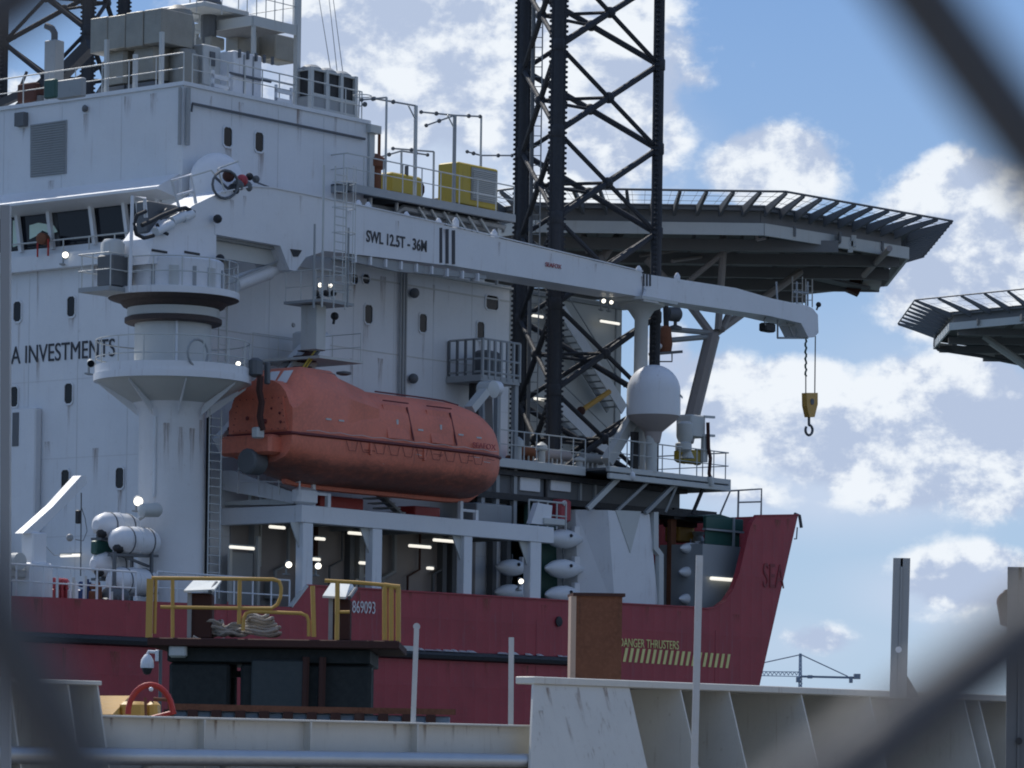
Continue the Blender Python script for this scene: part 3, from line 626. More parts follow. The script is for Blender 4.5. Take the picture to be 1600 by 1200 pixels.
t = boxthing('duct_box', 'dark grey square duct box behind the pale filter cabinet', 'duct', 352, 373, 420, 42, 84, 9.0, LAG)
t = boxthing('duct_box', 'dark grey square duct box below the mast platform, by its post', 'duct', 402, 430, 463, 52, 92, 8.2, LAG)
t = boxthing('duct_box', 'low lagged duct with a pale top left of the pale filter cabinet', 'duct', 305, 330, 352, 55, 74, 8.0, LAG)
# cooling unit with dark fan bays
a, b = corner(462, 487, 556, 96, 168, 5.6); t = T('cooling_unit', 'louvred cooling unit with dark openings at the far end of the roof', 'machine', (a[0], a[1], ZR))
zb_, zt_ = ZR, Z(103, a[0], 5.6); zm = zb_ + (zt_ - zb_) * .46
t.part('lower_casing', MB().bbox((a[0], a[1], zb_), (b[0], b[1], zm), .04), GREY)
t.part('fan_bay', MB().box((a[0] + .05, a[1] + .06, zm), (b[0] - .1, b[1] - .2, zt_ - .12)), BLACK)
for f in (0, .34, .67, 1):
    u = a[0] + (b[0] - a[0]) * f; t.part('frame_post', MB().box((u - .08, a[1] - .06, zb_), (u + .08, a[1] + .1, zt_ - .03)), OFFW)
for k in range(3):
    u0_, u1_ = a[0] + (b[0] - a[0]) * k / 3, a[0] + (b[0] - a[0]) * (k + 1) / 3
    t.part('fan_cover', MB().lathe(((u0_ + u1_) / 2, (a[1] + b[1]) / 2, zt_ - .12), [((u1_ - u0_) * .52, 0), ((u1_ - u0_) * .5, .12), ((u1_ - u0_) * .3, .24), (.05, .26)], 14), GREY)
t.part('top_beam', MB().box((a[0], a[1] - .04, zt_ - .14), (b[0], b[1], zt_ - .06)), OFFW)
t.part('middle_rail', MB().box((a[0], a[1] - .05, zm - .5), (b[0], a[1], zm - .42)).box((a[0], a[1] - .05, zm + .0), (b[0], a[1], zm + .1)), OFFW)
# mast platform
v_ = 7.0; p = pv(463, 175, v_ - .6)
t = T('mast_platform', 'white steel mast platform with a tall post, top of the superstructure', 'platform', (p.x, p.y, ZR))
ztop = Z(48, p.x, p.y)
t.part('tall_post', MB().box((p.x - .1, p.y - .1, ZR), (p.x + .1, p.y + .1, ZR + 9)), OFFW)
um = pv(395, 30, v_ - .6).x; ul = pv(335, 18, v_ + 1.2).x
t.part('platform_deck', MB().box((um, p.y, ztop - .02), (p.x, p.y + 3.2, ztop + .16)), DGREY)
t.part('fascia', MB().box((um, p.y - .06, ztop - .2), (p.x, p.y, ztop + .18)).box((um - .06, p.y, ztop - .2), (um, p.y + 3.2, ztop + .18)), OFFW)
for (u, vv) in ((um + .1, p.y + .05), (um + .1, p.y + 3), (p.x, p.y + 3), (um + 1.7, p.y + 1.5)): t.part('platform_leg', MB().tube((u, vv, ZR), (u, vv, ztop - .02), .09), OFFW)
t.part('upper_deck', MB().bbox((um - 1.6, p.y + 1.0, ztop + .35), (um + .9, p.y + 3.4, ztop + .6), .05), OFFW)
t.part('mast_column', MB().lathe((um - .3, p.y + 2.0, ztop + .8), [(.5, 0), (.3, .5), (.26, 4)], 12).tube((um - .3, p.y + 2, ZR), (um - .3, p.y + 2, ztop + .5), .3), DGREY)
t.part('cross_brace', MB().tube((um, p.y, ztop - .3), (um + .3, p.y, ZR + .8), .05).tube((um + .1, p.y + .1, ZR + 1.4), (p.x, p.y + .1, ZR + 1.4), .04), OFFW)
railing('thin railing round the top of the mast platform', [(um - 1.6, p.y + 1.4, ztop + .16), (um, p.y + .05, ztop + .16), (p.x, p.y + .05, ztop + .16), (p.x, p.y + 3.1, ztop + .16)], 1.5, 9, r=.022)
ladder('slim ladder at the left side of the mast platform', pv(306, 60, 8.5), pv(303, -30, 8.5), (1, 0, 0), .5)
for x, y, q in ((380, 145, 0), (460, 163, 1)):
    pp = pv(x, y, VW + .1); t = T('ventilation_hatch', ('left' if q == 0 else 'right') + ' small white hatch frame standing on the roof edge behind the railing', 'hatch', pp, group='small hatch frames on the roof edge')
    pp.x -= 1.6 if q == 0 else 1.0
    t.part('frame', MB().box(pp, pp + Vector((.9, .1, .12))).box(pp + Vector((0, 0, .32)), pp + Vector((.9, .1, .45))).box(pp, pp + Vector((.07, .1, .6))).box(pp + Vector((.83, 0, 0)), pp + Vector((.9, .1, .6))), WHITE2)
for (xa, ya, xb, yb, lab) in ((494, -30, 517, 112, 'leftmost of three thin whip aerials above the cooling unit'), (511, -30, 527, 114, 'middle one of three thin whip aerials above the cooling unit'), (517, -30, 536, 116, 'rightmost of three thin whip aerials above the cooling unit')):
    solo('whip_aerial', lab, 'aerial', MB().tube(pv(xb, yb, 8.5), pv(xa, ya, 8.5), .018, 5, .012), GREY, group='whip aerials')
t = T('deck_fitting', 'small lamp and ring bracket at the far corner of the roof', 'bracket', pv(566, 165, VW))
c = pv(566, 150, VW); t.part('ring', MB().path([c + Vector((.35 * math.cos(k * math.pi / 6), .35 * math.sin(k * math.pi / 6), 0)) for k in range(12)], .02, 5, closed=True), OFFW)
t.part('lamp', MB().ball(pv(570, 163, VW), .1), DGREY); t.part('stem', MB().tube(pv(560, 185, VW), pv(562, 142, VW), .03), OFFW)

# yellow machines and lamp gantries on the lower roof
t = boxthing('generator_container', 'yellow container with a grey louvred end on the roof platform', 'container', 684, 716, 779, 252, 318, 5.0, YEL2, .05)
a, b = t.a, t.b
t.a = a; zc = zpl
t.part('skid', MB().box((a[0], a[1] + .05, zpl), (b[0], b[1], a[2] + .05)), DGREY)
lp = t.part('louvre_panel', MB().box((a[0] + (b[0] - a[0]) * .32, 4.96, a[2] + .25), (b[0] - .12, 5.0, b[2] - .12)), GREY)
mb = MB()
for k in range(16): mb.bar((a[0] + (b[0] - a[0]) * .34, 4.93, a[2] + .35 + k * (b[2] - a[2] - .5) / 16), (b[0] - .2, 4.93, a[2] + .35 + k * (b[2] - a[2] - .5) / 16), .05, .035)
t.part('slat', mb, OFFW, parent=lp, kind='stuff')
t = boxthing('winch', 'low yellow winch machine left of the yellow container', 'machine', 592, 612, 660, 268, 300, 5.2, YEL2, .06)
t.part('motor', MB().lathe((t.b[0], 5.8, t.a[2] + .4), [(.1, -.5), (.4, -.4), (.4, .4), (.1, .5)], 12, (1, 0, 0)), RUSTD)
t.part('hand_wheel', MB().tube((t.a[0] + 1, 5.3, t.b[2]), (t.a[0] + 1, 5.3, t.b[2] + .35), .08), DGREY)
boxthing('pump_unit', 'small yellow pump box beside the white wall on the roof platform', 'machine', 575, 583, 592, 272, 296, 4.6, YEL2)
c = pv(584, 255, VW + .2); solo('ventilator', 'rusty mushroom ventilator at the foot of the upper white wall', 'ventilator', MB().lathe((c.x, c.y, zpl), [(.3, 0), (.3, .9), (.5, 1.0), (.5, 1.3), (.2, 1.5)], 12).tube((c.x + .3, c.y, zpl), (c.x + .3, c.y, zpl + 2.3), .06), RUST)
gantry = [(602, 300, 152, [(565, 156)], 3.3, 'tall pole with one arm reaching left, nearest the white wall'),
          (648, 300, 165, [(585, 154)], 3.3, 'tall braced pole with a long arm to the left, in front of the yellow winch'),
          (709, 300, 180, [(658, 175), (666, 196), (750, 182)], 4.6, 'thick pole with three thin arms in front of the yellow container'),
          (751, 250, 181, [], 8.0, 'thin pole behind the yellow container'),
          (677, 300, 237, [(614, 232)], 9.0, 'short pole with a thin arm behind the roof platform'),
          (627, 262, 236, [(592, 246), (668, 242)], 9.0, 'short stub pole with two arms behind the yellow winch'),
          (751.5, 265, 243, [(730, 237), (800, 243)], 11.0, 'low pole with two level arms next to the black leg')]
for (x, yb_, yt_, arms, v_, lab) in gantry:
    b_, t_ = pv(x, yb_, v_), pv(x + .8, yt_, v_); b_.z = min(b_.z, zpl + (0 if v_ > 5 else 0)); b_.z = zpl
    t = T('whip_pole', lab, 'pole', b_, group='thin poles with arms on the roof platform')
    t.part('pole', MB().tube(b_, (b_.x, b_.y, t_.z), .075 if x in (648, 709) else .045), OFFW if x != 709 else GREY)
    for (ax, ay) in arms:
        e = pv(ax, ay, v_ + .3); s_ = Vector((b_.x, b_.y, t_.z)); m_ = s_.lerp(e, .55)
        ar = t.part('arm', MB().tube(s_, e, .035, 6), GREY); t.part('arm_joint', MB().ball(m_, .09, 8), DGREY, parent=ar); t.part('arm_tip', MB().ball(e, .08, 8), DGREY, parent=ar)
    if x in (648, 709): t.part('brace', MB().tube((b_.x, b_.y, t_.z - .55), (b_.x - .45 * 1.0, b_.y, t_.z - .05), .03), OFFW)

# ------------------------------------------------------------ jack-up legs
def leg(name, label, cx_, cy_, Rr, angs, znode, bay, z0, z1, teeth):
    t = T(name, label, 'jack-up leg', (cx_, cy_, z0), ship=False)
    P = {k: Vector((cx_ + Rr * math.cos(a), cy_ + Rr * math.sin(a), 0)) for k, a in angs.items()}
    for k, p in P.items():
        ch = t.part('chord', MB().tube((p.x, p.y, z0), (p.x, p.y, z1), .235, 12), LEGM)
        d = Vector(teeth[k]).normalized(); nrm = Vector((-d.y, d.x, 0))
        for sg in (-1, 1):
            poly = []; z = z0; pitch = .205; e0, e1 = .30, .385
            a0 = Vector((p.x, p.y, 0)) + d * sg * .1
            out = []
            while z < z1:
                for dz, e in ((0, e0), (.06, e0), (.085, e1), (.15, e1), (.175, e0)): out.append(Vector((p.x, p.y, z + dz)) + d * sg * e)
                z += pitch
            mb = MB(); n = len(out); th = nrm * .07; inn = [Vector((p.x, p.y, q.z)) + d * sg * .1 for q in out]
            mb.loft([[o_ - th for o_ in out], [o_ + th for o_ in out]], closed=False, cap=False)
            mb.loft([[o_ - th for o_ in out], [i_ - th for i_ in inn]], closed=False, cap=False)
            mb.loft([[o_ + th for o_ in out], [i_ + th for i_ in inn]], closed=False, cap=False)
            t.part('tooth_rack', mb, LEGM, parent=ch, smooth=False)
    ks = list(P); nb = int((z1 - z0) / bay) + 2
    zst = znode - math.ceil((znode - z0) / bay) * bay
    br = {}
    for i in range(nb):
        za, zb = zst + i * bay, zst + (i + 1) * bay
        if zb > z1 + bay * .6: break
        mids = []
        for (p, q) in ((ks[0], ks[1]), (ks[1], ks[2]), (ks[2], ks[0])):
            a, b = P[p], P[q]; r = .125
            t.part('brace', MB().tube((a.x, a.y, za), (b.x, b.y, zb), r, 8), LEGM)
            t.part('brace', MB().tube((b.x, b.y, za + .0), (a.x, a.y, zb), r * .8, 8), LEGM)
            t.part('gusset', MB().ball((*((a + b) / 2).xy, (za + zb) / 2), .24, 8), LEGM)
            mids.append(Vector((*((a + b) / 2).xy, (za + zb) / 2)))
        mm = MB()
        for j in range(3): mm.tube(mids[j], mids[(j + 1) % 3], .07, 6)
        t.part('inner_strut', mm, LEGM)
        for p in ks: t.part('node_sleeve', MB().lathe((P[p].x, P[p].y, za - .25), [(.24, 0), (.275, .05), (.275, .45), (.24, .5)], 12), LEGM)
    return t, P
lx, ly = .0175 * 155.3 - .30, 155.3
znod = 5 + (1181 - 70) * 152 / F
L1, LP = leg('jackup_leg', 'tall black triangular lattice leg with toothed racks in front of the helideck', lx, ly, 3.37,
             {'B': R(-106), 'C': R(14), 'A': R(134)}, znod, 135 * 152 / F, 14.5, 44, {'A': (1, .2, 0), 'B': (1, .1, 0), 'C': (.15, 1, 0)})
leg('jackup_leg', 'black lattice leg standing far left behind the roof equipment', (111 - 800) / F * 186 - .45, 186, 3.42,
    {'B': R(-70), 'C': R(176), 'A': R(48)}, 5 + (1170 + 75) * 183 / F, 3.85, 12, 52, {'A': (1, -.2, 0), 'B': (1, -.1, 0), 'C': (.15, 1, 0)})
# ladder pipe inside the near leg
p = at(836, 300, 156.5); t = T('leg_ladder', 'thin access ladder inside the tall black leg', 'ladder', (p.x, p.y, 14.5), ship=False)
t.part('stile', MB().tube((p.x - .16, p.y, 14.5), (p.x - .16, p.y, 44), .09, 6), DGREY); t.part('stile', MB().tube((p.x + .22, p.y, 14.5), (p.x + .22, p.y, 44), .03, 6), GREY)
me = MB().tube((-.16, 0, 0), (.22, 0, 0), .02, 5).data('rung', GREY)
for k in range(70): t.inst('rung', me, (p.x, p.y, 14.8 + k * .41))

# ------------------------------------------------------------ helideck
def helideck(name, label, cx_, cy_, rin, rot, zt, netw, nsub, netup=.5, arms=6, sides=range(8), withmesh=True):
    t = T(name, label, 'helideck', (cx_, cy_, zt - 1.5), ship=False)
    Rv = rin / math.cos(math.pi / 8); V8 = [Vector((cx_ + Rv * math.cos(rot + math.pi / 4 * k), cy_ + Rv * math.sin(rot + math.pi / 4 * k), 0)) for k in range(8)]
    up = lambda p, z: Vector((p.x, p.y, z)); cc = Vector((cx_, cy_, 0))
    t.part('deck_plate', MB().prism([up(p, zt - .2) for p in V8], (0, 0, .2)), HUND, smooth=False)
    Vi = [cc + (p - cc) * (1 - .35 / Rv) for p in V8]
    for k in range(8):
        a, b = V8[k], V8[(k + 1) % 8]
        e = t.part('edge_beam', MB().bar(up(a, zt - 1.02), up(b, zt - 1.02), .14, .52), OFFW, smooth=False)
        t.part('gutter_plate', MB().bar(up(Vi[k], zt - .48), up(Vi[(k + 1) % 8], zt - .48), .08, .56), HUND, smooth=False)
        o = ((a + b) / 2 - cc).normalized(); dd = (b - a) / arms
        oa = [(p - cc).normalized() * netw * 1.08 for p in (a, b)]
        A_, B_ = up(a + oa[0], zt + netup), up(b + oa[1], zt + netup)
        fr = t.part('safety_net', MB().tube(A_, B_, .05, 6).tube(up(a, zt - .02), up(b, zt - .02), .05, 6), DGREY)
        for j in range(arms):
            f = j / arms; p_ = a.lerp(b, f); q_ = A_.lerp(B_, f); p1 = up(p_, zt - .48); p2 = up(p_, zt - .05)
            t.part('net_bracket', MB().prism([p1, p2, q_ + Vector((0, 0, .02)), q_ - Vector((0, 0, .12)), p1.lerp(q_, .55) - Vector((0, 0, .05))], (b - a).normalized() * .13), DGREY, parent=fr, smooth=False)
        if withmesh:
            mb = MB(); nn = arms * 2
            for j in range(nn):
                f = (j + .5) / nn; mb.tube(up(a.lerp(b, f), zt - .02), A_.lerp(B_, f), .009, 3)
            for j in range(1, 3):
                f = j / 3; mb.tube(up(a, zt - .05).lerp(A_, f), up(b, zt - .05).lerp(B_, f), .012, 3)
            t.part('net_mesh', mb, NET, parent=fr, kind='stuff')
    # under-deck girders
    for k in range(-5, 6):
        d = k * rin / 5.6; h = math.sqrt(max(0, Rv * Rv * .93 - d * d)); h = min(h, rin * .97)
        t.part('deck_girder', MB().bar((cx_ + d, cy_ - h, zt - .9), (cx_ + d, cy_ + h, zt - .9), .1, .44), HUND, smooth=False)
    for k in (-2, -1, 0, 1, 2):
        d = k * rin / 2.6; h = min(math.sqrt(max(0, Rv * Rv * .93 - d * d)), rin * .97)
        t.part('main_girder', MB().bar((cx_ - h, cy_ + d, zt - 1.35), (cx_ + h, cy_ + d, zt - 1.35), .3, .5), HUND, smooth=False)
    return t, V8
HX, HY = 5.62, 173.9; zh = 5 + 846 * 162 / F
hd, HV = helideck('helideck', 'octagonal helideck with outboard safety nets, carried above the bow', HX, HY, 11.85, R(22.5), zh + .5, 1.9, 6, netup=.34, arms=10)
def hdt(a, b, r, mat=STRUTP, nm='truss_tube'): hd.part(nm, MB().tube(a, b, r, 8), mat)
dn = 166.0
node = at(1113, 524, dn)
hdt(at(1130, 395, dn), at(1122, 515, dn), .16); hdt(at(1076, 474, dn - 0), node, .18); hdt(node, at(1250, 425, dn + 6), .18)
hdt(node, at(1072, 690, dn - 1), .34, STRUTP, 'main_strut'); hdt(at(1128, 515, dn), at(1145, 478, dn + 2), .16)
hdt(at(1020, 512, dn - 3), at(1110, 520, dn), .12, GREY); hdt(at(1030, 533, dn - 3), at(1110, 526, dn), .12, GREY)
hdt(at(1076, 474, dn), at(1010, 405, dn), .16); hdt(at(1130, 395, dn), at(1075, 440, dn), .12); hdt(at(1130, 395, dn), at(1190, 372, dn + 5), .1)
hdt(at(940, 405, dn - 1), at(978, 352, dn + 1), .2); hdt(at(920, 395, dn), at(905, 345, dn), .14); hdt(at(1240, 425, dn + 8), at(1330, 405, dn + 12), .09); hdt(at(1050, 408, dn), at(1160, 392, dn + 8), .08)
hdt(at(1130, 395, dn), at(1130, 352, dn), .16); hdt(at(905, 350, dn), at(905, 330, dn), .1); hdt(at(1390, 388, 166), at(1350, 430, 172), .14)
hdt(at(1180, 350, 163), at(1183, 375, 163), .07); hdt(at(1183, 375, 163), at(1196, 372, 163), .07)
hdt(at(1200, 372, 166), at(1345, 398, 172), .08); hdt(at(1000, 400, 168), at(1190, 372, 172), .07)
for x, y in ((1272, 375), (1330, 385), (1260, 392), (1325, 394)): hd.part('lamp_bracket', MB().box(at(x, y, 166), at(x, y, 166) + Vector((.22, .2, .5))), OFFW)
node2 = pv(1100, 640, 9)
p = at(1357, 437, 178); t = T('foam_tank', 'white tank hung under the right edge of the helideck', 'tank', p, ship=False)
t.part('shell', MB().lathe(p + Vector((-.35, 0, 0)), [(.1, -.05), (.38, 0), (.4, .9), (.1, .98)], 14, (.9, .2, -.1)), OFFW)
t.part('cradle', MB().bar(p + Vector((-.9, .4, -.1)), p + Vector((-.3, .4, -.35)), 1.0, .8), RUSTD)
t = T('access_gangway', 'dark sloping access gangway under the far edge of the helideck', 'gangway', at(1245, 425, 178), ship=False)
t.part('walkway', MB().bar(at(1235, 424, 176), at(1352, 451, 178), .9, .12), DGREY); t.part('handrail', MB().tube(at(1240, 405, 176), at(1350, 418, 178), .03), DGREY)
ladder('white ladder hanging below the helideck at the crane tip', at(1246, 485, 170), at(1246, 432, 170), (1, 0, 0), .45, ship=False, mat=WHITE2)
ladder('second short ladder hanging right of the first at the crane tip', at(1264, 480, 170), at(1264, 436, 170), (1, 0, 0), .3, ship=False, mat=WHITE2)
# the neighbouring vessel's helideck
zh2 = 36.0
e0, e1 = pz(1467, 533, zh2), pz(1495, 503, zh2); ed = (e1 - e0); side = ed.length
# octagon whose west-facing edge is e0-e1
rin2 = side * 1.2071; dirv = ed.normalized(); nrm = Vector((dirv.y, -dirv.x, 0))
if nrm.x < 0: nrm = -nrm
c2 = (e0 + e1) / 2 + nrm * rin2 + Vector((-.4, 0, 0)); zh2 += .7
rot2 = math.atan2(e0.y - c2.y, e0.x - c2.x)
k2 = 10.5 / rin2
hd2, _ = helideck('helideck', 'second helideck, partly cut off at the far right of the view', c2.x, c2.y, rin2, rot2, zh2, 2.6, 6, netup=.7, arms=7)
hd2.part('drain_pipe', MB().path([at(1462, 520, e0.y - 1), at(1461, 540, e0.y - 1), at(1466, 546, e0.y - 1), at(1530, 556, e0.y), at(1700, 590, e0.y + 4)], .14, 8), DGREY)
hd2.part('support_column', MB().tube((c2.x, c2.y, 0), (c2.x, c2.y, zh2 - 1), .9, 14), OFFW)
for a in range(4): hd2.part('support_strut', MB().tube((c2.x, c2.y, zh2 - 9), (c2.x + rin2 * .8 * math.cos(a * math.pi / 2), c2.y + rin2 * .8 * math.sin(a * math.pi / 2), zh2 - 1), .3), OFFW)

p_, q_ = pv(908, 642, 11.2), pv(952, 612, 11.2)
t = T('yellow_prop', 'slanting yellow prop in front of the bulkhead, right of the front leg chord', 'prop', p_); t.part('tube', MB().tube(p_, q_, .12), YEL); t.part('foot', MB().ball(p_, .2, 8), RUSTD)
# ------------------------------------------------------------ deck crane
vp = 2.0; cp = pv(268, 700, vp); up = cp.x; rs = F / W((up, vp, 0)).y          # px per metre at the pedestal
def zz(y): return Z(y, up, vp)
cr_ = T('deck_crane', 'big white pedestal crane with a long tapering boom lettered SWL 12.5T', 'crane', (up, vp, ZD))
def ped(nm, prof, mat=WHITE2, n=32): return cr_.part(nm, MB().lathe((up, vp, 0), [(r / rs, zz(y)) for r, y in prof], n), mat)
ped('pedestal_column', [(52, 960), (51, 645), (60, 632), (62, 630)])
ped('platform_underside', [(61, 631), (117, 600), (120, 596)], OFFW)  # shade under the platform put in as a darker paint
for k in range(8):
    a = R(k * 360 / 8 + 9); ca, sa = math.cos(a), math.sin(a); f = lambda r, y: (up + r / rs * ca, vp + r / rs * sa, zz(y))
    cr_.part('gusset', MB().prism([f(56, 640), f(62, 632), f(118, 601), f(116, 605), f(70, 640), f(54, 652)], (-sa * .04, ca * .04, 0)), WHITE2, smooth=False)
ped('service_platform', [(123, 599), (123, 588), (120, 588), (60, 586)])
ped('platform_toe_board', [(120, 590), (121, 590), (121, 575), (119.5, 575)])
ped('upper_column', [(60, 592), (60, 506), (72, 504)], OFFW)
ped('slewing_ring', [(72, 508), (76, 506), (76, 499), (70, 497)], RING)
ped('ring_band', [(70, 499), (72, 497), (72, 482), (70, 480)], OFFW)
ped('slewing_ring', [(72, 484), (79, 481), (85, 474), (78, 470)], RING)
ped('crane_platform', [(102, 468.5), (103, 468), (103, 458), (100, 457), (40, 457)])
ped('platform_underside', [(80, 476), (100, 470), (102.5, 468.6)], RING)
for k in range(9):
    a = R(200 + k * 24); cr_.part('access_panel', MB().bar((up + 78.6 / rs * math.cos(a), vp + 78.6 / rs * math.sin(a), zz(456)), (up + 78.6 / rs * math.cos(a), vp + 78.6 / rs * math.sin(a), zz(424)), .35 if k % 2 else .12, .05, up=(math.cos(a), math.sin(a), 0)), OFFW if k % 2 else GREY)
ped('machine_deck', [(78, 462), (78, 412), (74, 408), (50, 406)])
cr_.part('column_pipe', MB().tube((up - 1.15, vp - .3, zz(780)), (up - 1.15, vp - .3, zz(655)), .06, 6), WHITE)
cr_.part('column_pipe', MB().path([(up - .9, vp - 1.05, zz(592)), (up - .9, vp - 1.05, zz(508))], .05, 6), WHITE)
# small side platform of the crane
su = pv(150, 460, vp).x
cr_.part('side_platform', MB().box((up - 3.1, vp + .1, zz(467)), (up - 1.2, vp + 1.6, zz(460))), GREY)
for k, (a0, a1) in enumerate(((200, 20),)): pass
def ringrail(lab, rpx, y0, y1, n, arc=(0, 360)):
    t = T('guard_railing', lab, 'railing', (up, vp, zz(y0))); r = rpx / rs; N = 36
    angs = [R(arc[0] + (arc[1] - arc[0]) * i / N) for i in range(N + 1)]
    for f in (1, .5): t.part('rail', MB().path([(up + r * math.cos(a), vp + r * math.sin(a), zz(y0) + (zz(y1) - zz(y0)) * f) for a in angs], .024, 5), OFFW)
    me = MB().tube((0, 0, 0), (0, 0, zz(y1) - zz(y0)), .024, 5).data('post', OFFW)
    for i in range(n):
        a = R(arc[0] + (arc[1] - arc[0]) * i / n); t.inst('post', me, (up + r * math.cos(a), vp + r * math.sin(a), zz(y0)))
ringrail('round guard railing on the lower service platform of the crane pedestal', 120, 590, 535, 16)
ringrail('round guard railing on the upper crane platform below the boom', 100, 458, 412, 14)
railing('square railing of the small platform left of the crane house', [(up - 1.2, vp + 1.6, zz(460)), (up - 3.1, vp + 1.6, zz(460)), (up - 3.1, vp + .1, zz(460)), (up - 1.3, vp + .1, zz(460))], 1.15, 7)
# crane house
v0 = vp - .75
cr_.part('crane_house', MB().prism(polyv([(232, 412), (240, 372), (262, 342), (338, 338), (338, 412)], v0), (0, 1.5, 0)), WHITE2, smooth=False)
for (x, y) in ((249, 393), (300, 396)):
    a = pv(x, y, v0 - .01); cr_.part('foot_slot', MB().box((a.x - .38, v0 - .03, a.z - .03), (a.x + .38, v0 + .01, a.z + .05)), BLACK)
# boom: root, main section, inner section, tip
bt = [(262, 350), (300, 322), (345, 300), (392, 291), (425, 293), (545, 317), (694, 350)]
bb = [(694, 414), (545, 396), (508, 392), (478, 402), (462, 424), (452, 421), (438, 384), (336, 366), (336, 352), (262, 362)]
boom = cr_.part('boom', MB().prism(polyv(bt + bb, v0 - .02), (0, 1.54, 0)), WHITE2, smooth=False)
cr_.part('boom_edge_flange', MB().path([p + Vector((0, -.05, 0)) for p in polyv(bt[2:] + [(1003, 424)], v0)], .03, 4), WHITE2, parent=boom)
mid = cr_.part('boom_section', MB().prism(polyv([(694, 352), (1003, 425), (1003, 464), (694, 413)], v0), (0, 1.5, 0)), WHITE2, smooth=False)
inn = cr_.part('boom_section', MB().prism(polyv([(1001, 427), (1150, 450), (1205, 466), (1262, 478), (1270, 482), (1278, 492), (1279, 520), (1272, 527), (1263, 527), (1252, 505), (1200, 493), (1010, 465)], v0 + .12), (0, 1.2, 0)), WHITE2, smooth=False)
for x in (689, 699, 709):
    cr_.part('black_stripe', MB().prism(polyv([(x - 2.2, 356 + (x - 690) * .2), (x + 2.2, 356 + (x - 690) * .2), (x + 2.2, 411 + (x - 690) * .1), (x - 2.2, 411 + (x - 690) * .1)], v0 - .03), (0, .02, 0)), INK, smooth=False)
for x in (1006, 1011, 1016):
    cr_.part('black_stripe', MB().prism(polyv([(x - 1.3, 428), (x + 1.3, 428), (x + 1.3, 447), (x - 1.3, 447)], v0 + .10), (0, .01, 0)), INK, smooth=False)
p = pv(572, 377, v0 - .03); q = pv(676, 383, v0 - .03)
text('load_marking', 'SWL 12.5T - 36M', INK, cr_.o, cr_.base, (p.x, v0 - .035, p.z), .42, bold=.009, xs=(q.x - p.x) / 4.75)
p = pv(852, 416, v0 - .03)
text('maker_lettering', 'SEAFOX', REDINK, cr_.o, cr_.base, (p.x, v0 - .035, p.z), .17, xs=1.15)
for x, y in ((362, 312), (382, 306), (545, 330), (694, 358), (780, 378), (860, 396), (930, 412), (1003, 432), (620, 345), (470, 306)):
    run(cr_, pv(x, y, v0 - .028), 'V', .5 + .9 * random.random(), .12 + .12 * random.random())
for a in (215, 240, 262, 285):
    p = (up + 51.3 / rs * math.cos(R(a)), vp + 51.3 / rs * math.sin(R(a)), zz(650 + random.random() * 60)); ca, sa = math.cos(R(a)), math.sin(R(a)); h_ = .12
    cr_.part('rust_run', MB().add([(p[0] - sa * h_, p[1] + ca * h_, p[2]), (p[0] + sa * h_, p[1] - ca * h_, p[2]), (p[0] + sa * h_ * .6, p[1] - ca * h_ * .6, p[2] - 2), (p[0] - sa * h_ * .6, p[1] + ca * h_ * .6, p[2] - 2)], [(0, 1, 2, 3)]), STAIN, smooth=False)
# recess panel and linkage under the boom root
cr_.part('recess_shadow_plate', MB().prism(polyv([(338, 368), (436, 386), (448, 418), (400, 412), (338, 402)], v0 + .5), (0, .1, 0)), OFFW, smooth=False)
cr_.part('recess_lip', MB().prism(polyv([(338, 366), (437, 384), (439, 392), (338, 374)], v0 + .3), (0, .2, 0)), GREY, smooth=False)
cr_.part('inspection_hole', MB().prism(polyv([(454, 389), (472, 391), (466, 401), (459, 401)], v0 - .05), (0, .03, 0)), BLACK, smooth=False)
cyl = cr_.part('luffing_cylinder', MB().tube(pv(366, 444, vp), pv(420, 424, vp), .30, 16).tube(pv(418, 425, vp), pv(458, 408, vp), .24, 16), WHITE2)
cr_.part('cylinder_pipe', MB().tube(pv(366, 436, vp - .36), pv(455, 400, vp - .36), .04, 6), GALV, parent=cyl)
cr_.part('bottom_walkway', MB().prism(polyv([(548, 397), (760, 431), (760, 436), (620, 424), (548, 408)], v0 + .1), (0, .2, 0)), GREY, smooth=False)
for k in range(9):
    a = pv(556 + k * 24, 397 + k * 3.7, v0 - .05); cr_.part('lug', MB().box((a.x, v0 - .02, a.z - .3), (a.x + .09, v0 + .2, a.z)), WHITE2)
for x, y in ((560, 318), (575, 321), (635, 336), (685, 346), (712, 345), (772, 364), (998, 420), (1058, 431)):
    a = pv(x, y + 2, v0 + .2); cr_.part('top_fitting', MB().lathe((a.x, a.y, a.z - .2), [(.13, 0), (.13, .25), (.04, .38)], 8), WHITE2)
# machinery at the crane head: hoses, winch, lamps
hz_ = cr_.part('winch_drum', MB().lathe(pv(250, 345, vp), [(.42, -.5), (.42, -.42), (.25, -.4), (.25, .4), (.42, .42), (.42, .5)], 16, (0, 1, 0)), DGREY)
cr_.part('hydraulic_hose', MB().path([pv(x, y, vp - .8) for x, y in ((228, 330), (214, 336), (209, 350), (213, 366), (225, 372), (240, 368))], .07, 8), BLACK)
cr_.part('hydraulic_hose', MB().path([pv(x, y, vp - .85) for x, y in ((222, 352), (235, 346), (250, 338), (275, 328), (290, 325), (303, 332))], .08, 8), BLACK)
cr_.part('hydraulic_hose', MB().path([pv(x, y, vp - .9) for x, y in ((245, 350), (250, 360), (262, 366))], .06, 8), BLACK)
for (x0, y0, x1, y1) in ((243, 362, 268, 350), (268, 346, 290, 336), (286, 341, 300, 334)): cr_.part('lagged_fitting', MB().tube(pv(x0, y0, v0 - .1), pv(x1, y1, v0 - .1), .17, 10), WHITE)
